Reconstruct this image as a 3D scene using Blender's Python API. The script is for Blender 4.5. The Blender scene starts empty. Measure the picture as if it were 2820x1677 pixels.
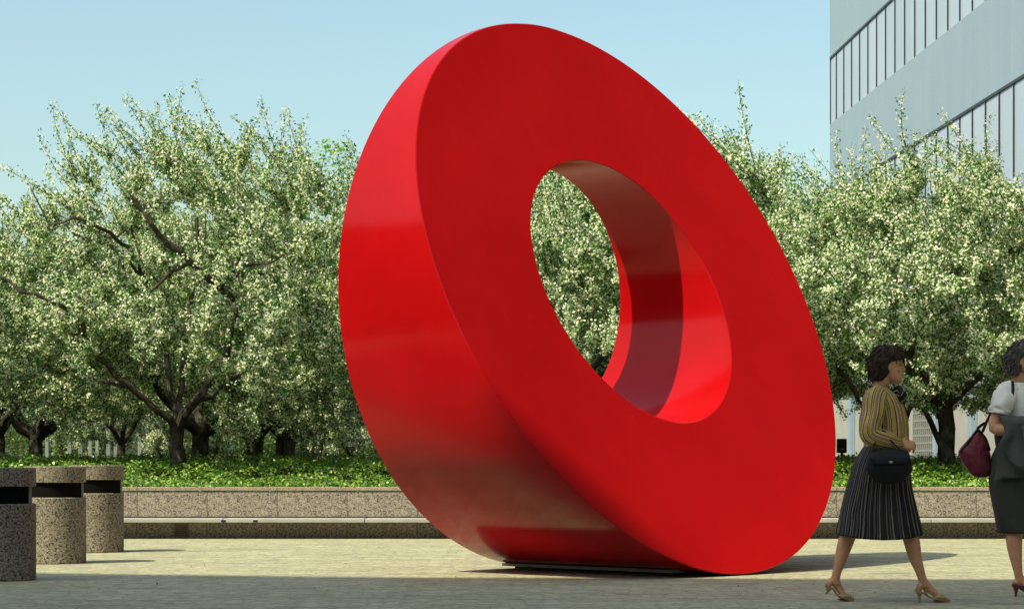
import bpy, bmesh, math, random
import numpy as np
from mathutils import Vector, Matrix, Euler

# ------------------------------------------------------------------ camera, sky, sun, exposure
SC = bpy.context.scene
COL = SC.collection
cam_data = bpy.data.cameras.new('camera')
cam_data.sensor_width = 36.0
cam_data.lens = 36.0 * 6600.0 / 2820.0
cam_data.shift_y = (1258.0 - 838.5) / 2820.0
cam_data.clip_start = 0.5
cam_data.clip_end = 3000.0
cam = bpy.data.objects.new('camera', cam_data)
COL.objects.link(cam)
cam.location = (0, 0, 1.0)
cam.rotation_euler = (math.radians(90), 0, 0)
SC.camera = cam

SUN_DX, SUN_DZ = 0.66, 0.52          # shadow run per metre of height: to the right, slightly away
sun_dir = Vector((SUN_DX, SUN_DZ, -1.0)).normalized()
SUN_EL = math.asin(-sun_dir.z)
world = bpy.data.worlds.new('World')
SC.world = world
world.use_nodes = True
wn, wl = world.node_tree.nodes, world.node_tree.links
for n in list(wn):
    wn.remove(n)
sky = wn.new('ShaderNodeTexSky')
sky.sky_type = 'NISHITA'
sky.sun_disc = False
sky.sun_elevation = SUN_EL
sky.sun_rotation = math.atan2(-SUN_DX, -SUN_DZ)
sky.altitude = 50
sky.air_density = 1.0
sky.dust_density = 2.4
sky.ozone_density = 2.0
tint = wn.new('ShaderNodeMix'); tint.data_type = 'RGBA'; tint.blend_type = 'MULTIPLY'
tint.inputs[0].default_value = 1.0
tint.inputs[7].default_value = (0.96, 1.01, 0.84, 1)
bg = wn.new('ShaderNodeBackground'); bg.inputs['Strength'].default_value = 0.138
wo = wn.new('ShaderNodeOutputWorld')
wl.new(sky.outputs[0], tint.inputs[6]); wl.new(tint.outputs[2], bg.inputs['Color'])
wl.new(bg.outputs[0], wo.inputs['Surface'])

sun_l = bpy.data.lights.new('sun', 'SUN')
sun_l.energy = 3.6
sun_l.angle = math.radians(0.5)
sun_l.color = (1.0, 0.92, 0.60)
sun_o = bpy.data.objects.new('sun', sun_l)
COL.objects.link(sun_o)
sun_o.rotation_euler = sun_dir.to_track_quat('-Z', 'Y').to_euler()

SC.view_settings.view_transform = 'Standard'
SC.view_settings.look = 'None'
SC.view_settings.exposure = 0.66
SC.view_settings.gamma = 1.0
SC.view_settings.use_curve_mapping = False
SC.cycles.max_bounces = 8
SC.cycles.transparent_max_bounces = 8

rng = np.random.default_rng(7)
random.seed(7)
PI = math.pi

# ------------------------------------------------------------------ helpers
def mesh_obj(name, verts, faces, mats=(), parent=None, mat_idx=None, smooth=False, loc=None):
    me = bpy.data.meshes.new(name)
    me.from_pydata([tuple(map(float, v)) for v in verts], [], faces)
    for m in (mats if isinstance(mats, (list, tuple)) else [mats]):
        me.materials.append(m)
    if mat_idx is not None:
        me.polygons.foreach_set('material_index', np.asarray(mat_idx, dtype=np.int32))
    if smooth:
        me.polygons.foreach_set('use_smooth', np.ones(len(me.polygons), dtype=bool))
    me.update()
    return link(name, me, parent, loc)

def link(name, me, parent=None, loc=None):
    o = bpy.data.objects.new(name, me)
    COL.objects.link(o)
    if parent is not None:
        o.parent = parent
    if loc is not None:
        o.location = loc
    return o

def quads_mesh(name, V, nper, mats, mat_idx=None, smooth=False):
    """V: (n*nper,3) array, one n-gon per consecutive nper vertices."""
    n = len(V) // nper
    me = bpy.data.meshes.new(name)
    me.vertices.add(len(V)); me.vertices.foreach_set('co', np.ascontiguousarray(V, dtype=np.float32).ravel())
    me.loops.add(len(V)); me.loops.foreach_set('vertex_index', np.arange(len(V), dtype=np.int32))
    me.polygons.add(n)
    me.polygons.foreach_set('loop_start', (np.arange(n) * nper).astype(np.int32))
    for m in mats:
        me.materials.append(m)
    if mat_idx is not None:
        me.polygons.foreach_set('material_index', np.asarray(mat_idx, dtype=np.int32))
    if smooth:
        me.polygons.foreach_set('use_smooth', np.ones(n, dtype=bool))
    me.update(calc_edges=True)
    return me

def empty(name, loc=(0, 0, 0), rz=0.0):
    o = bpy.data.objects.new(name, None)
    COL.objects.link(o)
    o.empty_display_size = 0.2
    o.location = loc
    o.rotation_euler = (0, 0, rz)
    return o

def tag(o, label=None, cat=None, group=None, kind=None):
    if label: o['label'] = label
    if cat: o['category'] = cat
    if group: o['group'] = group
    if kind: o['kind'] = kind
    return o

def box_geo(x0, x1, y0, y1, z0, z1, bev=0.0):
    bm = bmesh.new()
    bmesh.ops.create_cube(bm, size=1.0)
    for v in bm.verts:
        v.co = Vector(((x0 + x1) / 2 + v.co.x * (x1 - x0), (y0 + y1) / 2 + v.co.y * (y1 - y0), (z0 + z1) / 2 + v.co.z * (z1 - z0)))
    if bev > 0:
        bmesh.ops.bevel(bm, geom=bm.edges[:], offset=bev, segments=1, affect='EDGES', profile=0.5)
    return bm

def bm_obj(name, bm, mat, parent=None, smooth=False, loc=None):
    me = bpy.data.meshes.new(name)
    bm.to_mesh(me); bm.free()
    me.materials.append(mat)
    if smooth:
        me.polygons.foreach_set('use_smooth', np.ones(len(me.polygons), dtype=bool))
    return link(name, me, parent, loc)

def box(name, x0, x1, y0, y1, z0, z1, mat, parent=None, bev=0.0):
    return bm_obj(name, box_geo(x0, x1, y0, y1, z0, z1, bev), mat, parent)

def lathe(name, prof, mat, parent=None, n=64, smooth_angle=40):
    V, F = [], []
    for r, z in prof:
        for i in range(n):
            a = 2 * PI * i / n
            V.append((r * math.cos(a), r * math.sin(a), z))
    for k in range(len(prof) - 1):
        for i in range(n):
            j = (i + 1) % n
            F.append((k * n + i, k * n + j, (k + 1) * n + j, (k + 1) * n + i))
    F.append(tuple(range(n))[::-1])
    F.append(tuple(range((len(prof) - 1) * n, len(prof) * n)))
    o = mesh_obj(name, V, F, [mat], parent, smooth=True)
    o.data.set_sharp_from_angle(angle=math.radians(smooth_angle))
    return o

# ------------------------------------------------------------------ materials
class NT:
    def __init__(self, name):
        self.m = bpy.data.materials.new(name)
        self.m.use_nodes = True
        self.t = self.m.node_tree
        self.n = self.t.nodes
        self.p = self.n['Principled BSDF']
        self.out = self.n['Material Output']
    def new(self, typ, **kw):
        nd = self.n.new(typ)
        for k, v in kw.items():
            setattr(nd, k, v)
        return nd
    def ln(self, a, b):
        self.t.links.new(a, b)
    def coord(self, which='Object', scale=(1, 1, 1)):
        c = self.new('ShaderNodeTexCoord'); mp = self.new('ShaderNodeMapping')
        mp.inputs['Scale'].default_value = scale
        self.ln(c.outputs[which], mp.inputs['Vector'])
        return mp.outputs[0]
    def noise(self, vec, scale, detail=4, rough=0.55):
        n = self.new('ShaderNodeTexNoise')
        n.inputs['Scale'].default_value = scale; n.inputs['Detail'].default_value = detail
        n.inputs['Roughness'].default_value = rough
        if vec is not None: self.ln(vec, n.inputs['Vector'])
        return n.outputs['Fac']
    def ramp(self, fac, stops, interp='LINEAR'):
        r = self.new('ShaderNodeValToRGB')
        r.color_ramp.interpolation = interp
        e = r.color_ramp.elements
        while len(e) < len(stops): e.new(0.5)
        for i, (p, c) in enumerate(stops):
            e[i].position = p
            e[i].color = (c[0], c[1], c[2], 1) if hasattr(c, '__len__') else (c, c, c, 1)
        self.ln(fac, r.inputs[0])
        return r.outputs[0]
    def mix(self, fac, a, b, mode='MIX'):
        m = self.new('ShaderNodeMix'); m.data_type = 'RGBA'; m.blend_type = mode
        for s, v in ((0, fac), (6, a), (7, b)):
            if hasattr(v, 'links'): self.ln(v, m.inputs[s])
            elif hasattr(v, '__len__'): m.inputs[s].default_value = (v[0], v[1], v[2], 1)
            else: m.inputs[s].default_value = v
        return m.outputs[2]
    def bump(self, h, strength=0.3, dist=0.01):
        b = self.new('ShaderNodeBump'); b.inputs['Strength'].default_value = strength
        b.inputs['Distance'].default_value = dist
        self.ln(h, b.inputs['Height']); self.ln(b.outputs[0], self.p.inputs['Normal'])
    def color(self, c):
        if hasattr(c, 'links'): self.ln(c, self.p.inputs['Base Color'])
        else: self.p.inputs['Base Color'].default_value = (c[0], c[1], c[2], 1)
    def set(self, rough=0.6, spec=0.4, metal=0.0):
        self.p.inputs['Roughness'].default_value = rough
        self.p.inputs['Specular IOR Level'].default_value = spec
        self.p.inputs['Metallic'].default_value = metal
        return self.m

def plain(name, c, rough=0.6, spec=0.4, metal=0.0, var=0.15, scale=8.0):
    t = NT(name)
    f = t.noise(t.coord(), scale, 5)
    lo = tuple(max(0, x * (1 - var)) for x in c); hi = tuple(x * (1 + var) for x in c)
    t.color(t.ramp(f, [(0.3, lo), (0.7, hi)]))
    return t.set(rough, spec, metal)

def granite(name, base, dark, light, scale=75.0):
    t = NT(name)
    vec = t.coord()
    v = t.new('ShaderNodeTexVoronoi'); v.inputs['Scale'].default_value = scale
    nz = t.new('ShaderNodeTexNoise'); nz.inputs['Scale'].default_value = scale * 0.8; nz.inputs['Detail'].default_value = 3
    t.ln(vec, nz.inputs['Vector'])
    warp = t.mix(0.03, vec, nz.outputs['Color'], 'ADD')
    t.ln(warp, v.inputs['Vector'])
    sep = t.new('ShaderNodeSeparateColor'); t.ln(v.outputs['Color'], sep.inputs[0])
    c = t.ramp(sep.outputs[0], [(0.0, dark), (0.16, tuple(x * 1.8 for x in dark)), (0.24, base), (0.55, tuple(x * 1.12 for x in base)), (0.8, light), (1.0, light)], 'CONSTANT')
    big = t.noise(vec, 1.6, 6, 0.6)
    c = t.mix(1.0, c, t.ramp(big, [(0.3, 0.86), (0.7, 1.08)]), 'MULTIPLY')
    t.color(c)
    t.bump(sep.outputs[1], 0.25, 0.003)
    return t.set(0.75, 0.3)

M = {}
# red paint of the ring
t = NT('red_paint')
vec = t.coord()
mott = t.noise(vec, 0.55, 5, 0.6)
fine = t.noise(vec, 5.0, 4, 0.6)
c = t.ramp(mott, [(0.32, (0.48, 0.0048, 0.0075)), (0.68, (0.60, 0.0062, 0.0095))])
t.color(c)
t.ln(t.ramp(fine, [(0.3, 0.13), (0.7, 0.18)]), t.p.inputs['Roughness'])
t.bump(t.noise(vec, 1.3, 3, 0.5), 0.05, 0.02)
M['red'] = t.set(0.1, 0.5); t.p.inputs['IOR'].default_value = 1.26; t.p.inputs['Diffuse Roughness'].default_value = 1.0
t.ln(t.ramp(fine, [(0.3, 0.13), (0.7, 0.18)]), t.p.inputs['Roughness'])

# pavement of small setts
t = NT('sett_paving')
vec = t.coord()
vo = t.new('ShaderNodeTexVoronoi'); vo.inputs['Scale'].default_value = 9.0; vo.inputs['Randomness'].default_value = 0.75; t.ln(vec, vo.inputs['Vector'])
ve = t.new('ShaderNodeTexVoronoi', feature='DISTANCE_TO_EDGE'); ve.inputs['Scale'].default_value = 9.0; ve.inputs['Randomness'].default_value = 0.75; t.ln(vec, ve.inputs['Vector'])
sc_ = t.new('ShaderNodeSeparateColor'); t.ln(vo.outputs['Color'], sc_.inputs[0])
cell = t.ramp(sc_.outputs[0], [(0.0, (0.335, 0.328, 0.24)), (0.5, (0.41, 0.402, 0.292)), (1.0, (0.475, 0.46, 0.33))])
cell = t.mix(t.ramp(ve.outputs['Distance'], [(0.0, 0.65), (0.10, 0.0)]), cell, (0.20, 0.19, 0.15))
big = t.noise(t.coord('Object', (0.35, 1.5, 1)), 1.4, 10, 0.72)
c = t.mix(1.0, cell, t.ramp(big, [(0.32, 0.62), (0.43, 0.92), (0.58, 1.05), (0.72, 1.2)]), 'MULTIPLY')
sp = t.noise(vec, 16.0, 3, 0.7)
c = t.mix(t.ramp(sp, [(0.0, 0), (0.665, 0), (0.74, 0.75)]), c, (0.11, 0.09, 0.06))
t.color(c)
hgt = t.mix(0.5, t.ramp(ve.outputs['Distance'], [(0.0, 0.0), (0.18, 1.0)]), t.noise(vec, 9.0, 6, 0.7))
t.bump(hgt, 0.45, 0.02)
M['paving'] = t.set(0.8, 0.3)

M['ground'] = plain('ground_earth', (0.22, 0.23, 0.15), 0.95, 0.1, 0, 0.3, 0.5)
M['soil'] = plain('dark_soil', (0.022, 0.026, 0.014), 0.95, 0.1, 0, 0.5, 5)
M['lawn'] = plain('far_lawn', (0.10, 0.17, 0.05), 0.95, 0.1, 0, 0.3, 0.6)
M['granite'] = granite('speckled_pink_granite', (0.215, 0.185, 0.145), (0.03, 0.03, 0.028), (0.36, 0.32, 0.255), 104)
M['granite_wall'] = granite('speckled_wall_granite', (0.27, 0.235, 0.20), (0.07, 0.067, 0.063), (0.40, 0.36, 0.31), 88)
M['cap_stone'] = granite('pale_coping_granite', (0.32, 0.265, 0.21), (0.13, 0.11, 0.09), (0.42, 0.37, 0.30), 95)
M['seat'] = plain('weathered_seat_stone', (0.37, 0.36, 0.35), 0.5, 0.4, 0, 0.15, 4)
M['dark_void'] = plain('black_liner', (0.006, 0.006, 0.006), 0.9, 0.05)
M['steel'] = plain('brushed_steel', (0.35, 0.36, 0.33), 0.35, 0.5, 0.6)
M['vent'] = plain('dark_vent_metal', (0.07, 0.055, 0.04), 0.6, 0.4)
M['vent_frame'] = plain('brown_vent_frame', (0.16, 0.12, 0.08), 0.6, 0.4)
M['black'] = plain('black_enamel', (0.012, 0.014, 0.015), 0.35, 0.5)
M['plate'] = plain('grey_base_plate', (0.42, 0.46, 0.42), 0.6, 0.4, 0.0)

# bark
t = NT('crab_apple_bark')
vec = t.coord('Object', (1, 1, 0.35))
f = t.noise(vec, 22, 8, 0.7)
lich = t.noise(t.coord(), 5, 5, 0.6)
c = t.ramp(f, [(0.3, (0.014, 0.012, 0.011)), (0.55, (0.065, 0.053, 0.045)), (0.8, (0.12, 0.098, 0.082))])
c = t.mix(t.ramp(lich, [(0.5, 0), (0.68, 0.7)]), c, (0.19, 0.185, 0.17))
t.color(c); t.bump(f, 0.8, 0.02)
M['bark'] = t.set(0.9, 0.2)

def leaf_mat(name, lo, mid, hi, transl=0.35, rough=0.5, spec=0.35):
    t = NT(name)
    g = t.new('ShaderNodeNewGeometry')
    c = t.ramp(g.outputs['Random Per Island'], [(0.0, lo), (0.5, mid), (1.0, hi)])
    t.color(c); t.set(rough, spec)
    tr = t.new('ShaderNodeBsdfTranslucent')
    t.ln(t.mix(1.0, c, (1.05, 1.15, 0.7), 'MULTIPLY'), tr.inputs['Color'])
    ms = t.new('ShaderNodeMixShader'); ms.inputs[0].default_value = transl
    t.ln(t.p.outputs[0], ms.inputs[1]); t.ln(tr.outputs[0], ms.inputs[2]); t.ln(ms.outputs[0], t.out.inputs['Surface'])
    return t.m
M['leaf'] = leaf_mat('crab_apple_leaf', (0.026, 0.105, 0.022), (0.075, 0.22, 0.040), (0.185, 0.36, 0.062), 0.38)
M['blossom'] = leaf_mat('white_blossom', (0.82, 0.86, 0.66), (0.94, 0.95, 0.82), (0.97, 0.97, 0.92), 0.38, 0.7, 0.2)
M['ivy'] = leaf_mat('ground_cover_leaf', (0.022, 0.085, 0.012), (0.085, 0.225, 0.026), (0.37, 0.49, 0.075), 0.26, 0.36, 0.5)
M['lime_leaf'] = leaf_mat('bright_spring_leaf', (0.13, 0.28, 0.03), (0.22, 0.40, 0.05), (0.34, 0.48, 0.07), 0.4)
M['far_leaf'] = leaf_mat('far_shrub_leaf', (0.10, 0.16, 0.06), (0.17, 0.24, 0.09), (0.28, 0.33, 0.14), 0.35)
M['pink'] = leaf_mat('pink_petal', (0.6, 0.12, 0.2), (0.7, 0.2, 0.28), (0.75, 0.3, 0.35), 0.2)

# building
t = NT('pale_cladding')
vec = t.coord()
f = t.noise(t.coord('Object', (1, 1, 0.12)), 1.6, 6, 0.6)
g2 = t.noise(vec, 14, 3, 0.6)
c = t.ramp(f, [(0.3, (0.235, 0.31, 0.42)), (0.7, (0.265, 0.34, 0.45))])
c = t.mix(1.0, c, t.ramp(g2, [(0.3, 0.95), (0.7, 1.04)]), 'MULTIPLY')
t.color(c)
M['cladding'] = t.set(0.6, 0.3)
M['lower_clad'] = plain('warm_lower_cladding', (0.34, 0.33, 0.33), 0.7, 0.3, 0, 0.08, 1.5)
t = NT('pale_window_glass')
f = t.noise(t.coord(), 0.25, 3)
t.color(t.ramp(f, [(0.3, (0.33, 0.39, 0.52)), (0.7, (0.39, 0.45, 0.58))]))
M['glass'] = t.set(0.35, 0.5)
M['mullion'] = plain('dark_mullion', (0.02, 0.022, 0.024), 0.45, 0.4)
M['pale_post'] = plain('pale_post_paint', (0.24, 0.25, 0.25), 0.7, 0.2)
M['far_wall'] = plain('far_grey_green_wall', (0.075, 0.095, 0.065), 0.9, 0.1, 0, 0.3, 0.4)
M['shade_block'] = plain('stone_office_wall', (0.55, 0.55, 0.53), 0.8, 0.2, 0, 0.1, 0.3)

# ------------------------------------------------------------------ setting: ground sheets
def sheet(name, x0, x1, y0, y1, z, mat, kind='structure'):
    o = mesh_obj(name, [(x0, y0, z), (x1, y0, z), (x1, y1, z), (x0, y1, z)], [(0, 1, 2, 3)], [mat])
    o['kind'] = kind
    return o
sheet('ground', -900, 900, -300, 1500, -0.02, M['ground'])
sheet('pavement', -70, 70, -60, 30.2, 0.0, M['paving'])
sheet('lawn', -120, 60, 64, 130, -0.012, M['lawn'])

def ivy_h(y):
    a = np.clip((y - 29.75) / 3.4, 0, 1)
    s = a * a * (3 - 2 * a)
    return 0.64 + 0.27 * s + 0.022 * np.clip(y - 33, 0, 4) 

# planter soil: a bumpy raised bed behind the wall
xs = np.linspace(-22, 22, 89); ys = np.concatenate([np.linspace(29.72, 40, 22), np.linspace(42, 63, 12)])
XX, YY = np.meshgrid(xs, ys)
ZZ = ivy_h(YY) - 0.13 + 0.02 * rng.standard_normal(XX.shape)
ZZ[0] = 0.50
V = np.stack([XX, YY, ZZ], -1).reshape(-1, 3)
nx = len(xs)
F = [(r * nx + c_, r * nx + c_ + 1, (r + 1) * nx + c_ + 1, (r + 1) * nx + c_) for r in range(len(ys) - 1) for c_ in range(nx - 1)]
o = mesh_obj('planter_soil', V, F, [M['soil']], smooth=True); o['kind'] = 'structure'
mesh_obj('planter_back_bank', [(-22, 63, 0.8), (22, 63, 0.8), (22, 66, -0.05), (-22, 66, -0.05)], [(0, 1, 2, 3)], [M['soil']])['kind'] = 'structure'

# ------------------------------------------------------------------ granite bench wall
wall = tag(empty('bench_wall', (0, 29.5, 0)), 'long low speckled granite planter wall with a projecting stone bench seat', 'wall')
PW = 0.863
X_J = (764 - 1410) * 29.55 / 6600          # one joint seen in the photograph
x_start = X_J - 8 * PW
def shared_box(name, w, d0, d1, z0, z1, mat, parent, xs_, bev=0.004):
    me = None
    for x in xs_:
        if me is None:
            o = box(name, 0, w, d0, d1, z0, z1, mat, parent, bev); me = o.data
        else:
            o = link(name, me, parent)
        o.location.x = x
g = 0.003
shared_box('granite_panel', PW - g, 0.06, 0.20, 0.262, 0.578, M['granite_wall'], wall, [x_start + i * PW for i in range(24)])
shared_box('coping_stone', 2 * PW - g, 0.045, 0.22, 0.584, 0.630, M['cap_stone'], wall, [x_start + i * 2 * PW for i in range(12)], 0.006)
shared_box('base_panel', PW - g, 0.0, 0.14, -0.05, 0.192, M['granite_wall'], wall, [x_start + i * PW for i in range(24)])
seat_w = 2 * PW
x_seat0 = (612.6 - 1410) * 29.1 / 6600 - 4 * seat_w
shared_box('seat_slab', seat_w - 0.006, -0.30, 0.055, 0.200, 0.252, M['seat'], wall, [x_seat0 + i * seat_w for i in range(12)], 0.008)
box('backing', x_start, x_start + 24 * PW, 0.141, 0.199, 0.193, 0.575, M['granite_wall'], wall)
# small vent low in the bench base
vx0, vx1 = (480 - 1410) * 29.5 / 6600, (520 - 1410) * 29.5 / 6600
vent = box('vent_frame', vx0, vx1, -0.012, -0.0005, 0.018, 0.185, M['vent_frame'], wall, 0.003)
box('grille', vx0 + 0.022, vx1 - 0.022, -0.016, -0.0125, 0.04, 0.165, M['vent'], vent)
for i in range(5):
    box('louvre', vx0 + 0.024, vx1 - 0.024, -0.022, -0.0165, 0.05 + i * 0.024, 0.058 + i * 0.024, M['vent_frame'], vent)
for sx in (612.6, 700.7):
    X = (sx - 1410) * 29.1 / 6600
    box('joint_clip', X - 0.028, X + 0.028, -0.304, -0.2975, 0.205, 0.232, M['black'], wall)

# ------------------------------------------------------------------ right office building
FD = Vector((-0.0414, 1.0, 0)).normalized()        # facade runs along this, away from the viewer
FN = Vector((-FD.y, FD.x, 0))                      # outward, to the left
CORNER = Vector((9.28, 70.0, 0))
bld = tag(empty('office_building', CORNER), 'pale modern office building with long window bands rising at the right edge', 'building')
bld.rotation_euler = (0, 0, math.atan2(FD.x, -FD.y) )   # local +Y points towards the viewer along the facade
# local axes: y = towards viewer along facade, x = ?  (checked below)
Rm = Matrix.Rotation(bld.rotation_euler.z, 3, 'Z')
ly = Rm @ Vector((0, 1, 0)); lx = Rm @ Vector((1, 0, 0))
SGN = 1.0 if lx.dot(FN) > 0 else -1.0               # SGN*x is outward
LEN = 32.4; DEEP = 24.0
def bbox(name, o0, o1, y0, y1, z0, z1, mat, parent=bld, bev=0.0):
    a, b = sorted((SGN * o0, SGN * o1))
    return box(name, a, b, y0, y1, z0, z1, mat, parent, bev)
bbox('core', -DEEP, -0.22, 0.2, LEN, -0.05, 26, M['cladding'])
levels = [(12.65, 14.72, 's'), (10.70, 12.65, 'w'), (8.62, 10.70, 's'), (6.67, 8.62, 'w'), (4.60, 6.67, 's'), (2.65, 4.60, 'w'), (14.72, 16.67, 'w'), (16.67, 18.74, 's'), (18.74, 20.69, 'w'), (20.69, 26.0, 's')]
for z0, z1, k in levels:
    if k == 's':
        ys_ = [0.0, 3.3] + [3.3 + 3.6 * i for i in range(1, 9)]
        ys_[-1] = LEN
        for a, b in zip(ys_[:-1], ys_[1:]):
            bbox('spandrel_panel', -0.20, 0.0, a + 0.012, b - 0.012, z0 + 0.004, z1, M['cladding'], bld, 0.006)
    else:
        n = 27
        for i in range(n):
            a = 0.0 if i == 0 else 0.98 + 1.2 * (i - 1); b = min(0.98 + 1.2 * i, LEN)
            wdw = bbox('window_pane', -0.19, -0.03, a, b, z0, z1 - 0.055, M['glass'])
            bbox('mullion', -0.0298, -0.004, a - 0.025 + (0.026 if i == 0 else 0), a + 0.03, z0 + 0.004, z1 - 0.055, M['mullion'], wdw)
        bbox('window_head', -0.19, 0.004, 0.003, LEN, z1 - 0.053, z1, M['mullion'])
# far end return face
for z0, z1, k in levels:
    a, b = sorted((SGN * -DEEP, SGN * -0.225))
    box('return_panel', a, b, 0.02, 0.198, z0 + 0.003, z1, M['cladding'] if k == 's' else M['glass'], bld)
# ground storey
for i in range(9):
    bbox('ground_panel', -0.20, -0.05, 0.0 + i * 3.6 + 0.02, min((i + 1) * 3.6, LEN) - 0.02, -0.05, 2.645, M['lower_clad'], bld, 0.01)
    bbox('pilaster', -0.0495, 0.10, i * 3.6 - 0.13 + (0.135 if i == 0 else 0), i * 3.6 + 0.13, -0.05, 2.64, M['cladding'], bld, 0.01)
# lattice grille on the ground storey
gy = 11.6
gr = bbox('vent_grille', -0.048, -0.01, gy, gy + 2.6, 0.9, 2.5, M['vent'])
for i in range(12):
    bbox('grille_bar', -0.0098, 0.01, gy + 0.05 + i * 0.22, gy + 0.11 + i * 0.22, 0.92, 2.48, M['pale_post'], gr)
for i in range(9):
    bbox('grille_bar', -0.0096, 0.006, gy + 0.02, gy + 2.58, 0.95 + i * 0.18, 0.99 + i * 0.18, M['pale_post'], gr)

# block on the sunny side whose shade covers the front of the plaza
blk = tag(empty('tower_block', (-10, 10, 0)), 'tall stone office block standing beyond the left edge and shading the front of the plaza', 'building')
H_B = 30.0
ex, ez = SUN_DX * H_B, SUN_DZ * H_B
p0 = (-4.16 - ex, 20.7 - ez); p1 = (-0.95 - ex, 19.95 - ez); p2 = (4.3 - ex, 19.6 - ez); XR = p2[0] - 0.9 + 1.9
pts = [(p0[0] - 2.5, 21.25 - ez), p0, p1, p2, (XR, 19.55 - ez), (XR, -9), (p0[0] - 2.5, -9)]
V = [(x + 10, y - 10, z) for z in (-0.05, H_B) for x, y in pts]
n = len(pts)
F = [tuple(range(n))[::-1], tuple(range(n, 2 * n))] + [(i, (i + 1) % n, n + (i + 1) % n, n + i) for i in range(n)]
mesh_obj('wall', V, F, [M['shade_block']], blk)
for lv in range(7):
    z0 = 2.0 + lv * 4.0
    for (a, b) in ((p0, p1), (p1, p2), (p2, (XR, 19.55 - ez))):
        d = Vector((b[0] - a[0], b[1] - a[1], 0)); L = d.length; d.normalize(); nn = Vector((-d.y, d.x, 0))
        q = [Vector((a[0], a[1], 0)) + d * s + nn * w for s, w in ((0.1, 0.004), (L - 0.1, 0.004))]
        Vv = [(q[0].x + 10, q[0].y - 10, z0), (q[1].x + 10, q[1].y - 10, z0), (q[1].x + 10, q[1].y - 10, z0 + 1.9), (q[0].x + 10, q[0].y - 10, z0 + 1.9)]
        mesh_obj('window_band', Vv, [(0, 1, 2, 3)], [M['glass']], blk)
    mesh_obj('window_band', [(XR + 10.005, -18.5, z0), (XR + 10.005, 9.0 - ez, z0), (XR + 10.005, 9.0 - ez, z0 + 1.9), (XR + 10.005, -18.5, z0 + 1.9)], [(0, 1, 2, 3)], [M['glass']], blk)

box('added_sky_blocker', -50, 70, -30, -20.0, -0.05, 13.0, M['vent'], blk)  # unseen low wing added behind the camera to darken the near bin and people
# dark glass building on the other side of the plaza, beyond the right edge; the ring's face mirrors it
dk = tag(empty('glass_building', (12.2, 6, 0)), 'dark bronze glass building beyond the right edge, mirrored in the ring face', 'building')
M['bronze'] = plain('dark_bronze_glass', (0.03, 0.027, 0.024), 0.25, 0.5, 0, 0.1, 0.3)
box('wall', 0, 28, 0, 29, -0.05, 34, M['bronze'], dk)
for i in range(9):
    box('floor_band', -0.05, -0.002, 0.05, 28.95, 3.2 + i * 3.7, 3.5 + i * 3.7, M['vent'], dk)
lw = tag(empty('glass_building', (-19, 13, 0)), 'low dark bronze glass building beyond the left edge, mirrored in the ring rim', 'building')
box('wall', -22, 0, 0, 50, -0.05, 9.3, M['bronze'], lw)
for i in range(2):
    box('floor_band', 0.002, 0.05, 0.05, 49.95, 3.0 + i * 3.4, 3.3 + i * 3.4, M['vent'], lw)
# far left: low dull wall and pale posts, seen under the crowns
box_o = box('distant_wall', -40, 2, 96, 96.4, -0.05, 3.4, M['far_wall'])
tag(box_o, 'low dull grey green wall in the distance beneath the left tree crowns', 'wall')
post_me = None
ORD = ['first', 'second', 'third', 'fourth', 'fifth', 'sixth', 'seventh', 'eighth', 'ninth', 'tenth', 'eleventh', 'twelfth']
for i, (sx, z) in enumerate([(103, 72), (130, 84), (150, 90), (192, 70), (222, 66), (249, 80), (268, 88), (299, 74), (320, 70), (385, 82), (405, 72), (432, 78)]):
    X = (sx - 1410) * z / 6600
    if post_me is None:
        o = box('pale_post', -0.06, 0.06, -0.06, 0.06, -0.02, 2.3, M['pale_post'], None, 0.01); post_me = o.data
    else:
        o = link('pale_post', post_me)
    o.location = (X, z, 0)
    tag(o, ORD[i] + ' slim pale post from the left edge on the far lawn under the left trees', 'post', 'pale posts beyond the trees')

# ------------------------------------------------------------------ the red ring
RC = dict(cx=0.8362, cy=21.2925, th=0.8141, R=2.4564, g=0.012, s0=0.3678, q0=-1.1615, p0=0.0192, s1=-0.8168, q1=0.0155, p1=0.022, Rh=1.1711, ou=-0.0508, oz=0.0)
ring = tag(empty('ring_sculpture', (RC['cx'], RC['cy'], 0)), 'giant glossy red ring sculpture with a sloping face standing on the plaza', 'sculpture')
av = np.array([math.sin(RC['th']), -math.cos(RC['th']), 0]); uv = np.array([math.cos(RC['th']), math.sin(RC['th']), 0]); zv = np.array([0, 0, 1.0])
N = 256
tt = np.linspace(0, 2 * PI, N, endpoint=False)
cc = np.array([0, 0, RC['g'] + RC['R']])
def S_front(X, Z): return RC['s0'] + RC['p0'] * X / RC['R'] + RC['q0'] * Z / RC['R']
def S_rear(X, Z): return RC['s1'] + RC['p1'] * X / RC['R'] + RC['q1'] * Z / RC['R']
def P(X, Z, S): return cc + X[:, None] * uv + Z[:, None] * zv + S[:, None] * av
def circ(r, hole):
    X, Z = r * np.cos(tt), r * np.sin(tt)
    return (X + RC['ou'], Z + RC['oz']) if hole else (X, Z)
def strips(loops):
    V, F = [], []
    for A, B in loops:
        k = len(V); V += list(A) + list(B)
        for i in range(N):
            j = (i + 1) % N
            F.append((k + i, k + j, k + N + j, k + N + i))
    return V, F
b = 0.007
Xo, Zo = circ(RC['R'], 0); Xh, Zh = circ(RC['Rh'], 1); Xob, Zob = circ(RC['R'] - b, 0); Xhb, Zhb = circ(RC['Rh'] + b, 1)
oF, oR = P(Xo, Zo, S_front(Xo, Zo) - b), P(Xo, Zo, S_rear(Xo, Zo) + b)
fF, fR = P(Xob, Zob, S_front(Xob, Zob)), P(Xob, Zob, S_rear(Xob, Zob))
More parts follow.
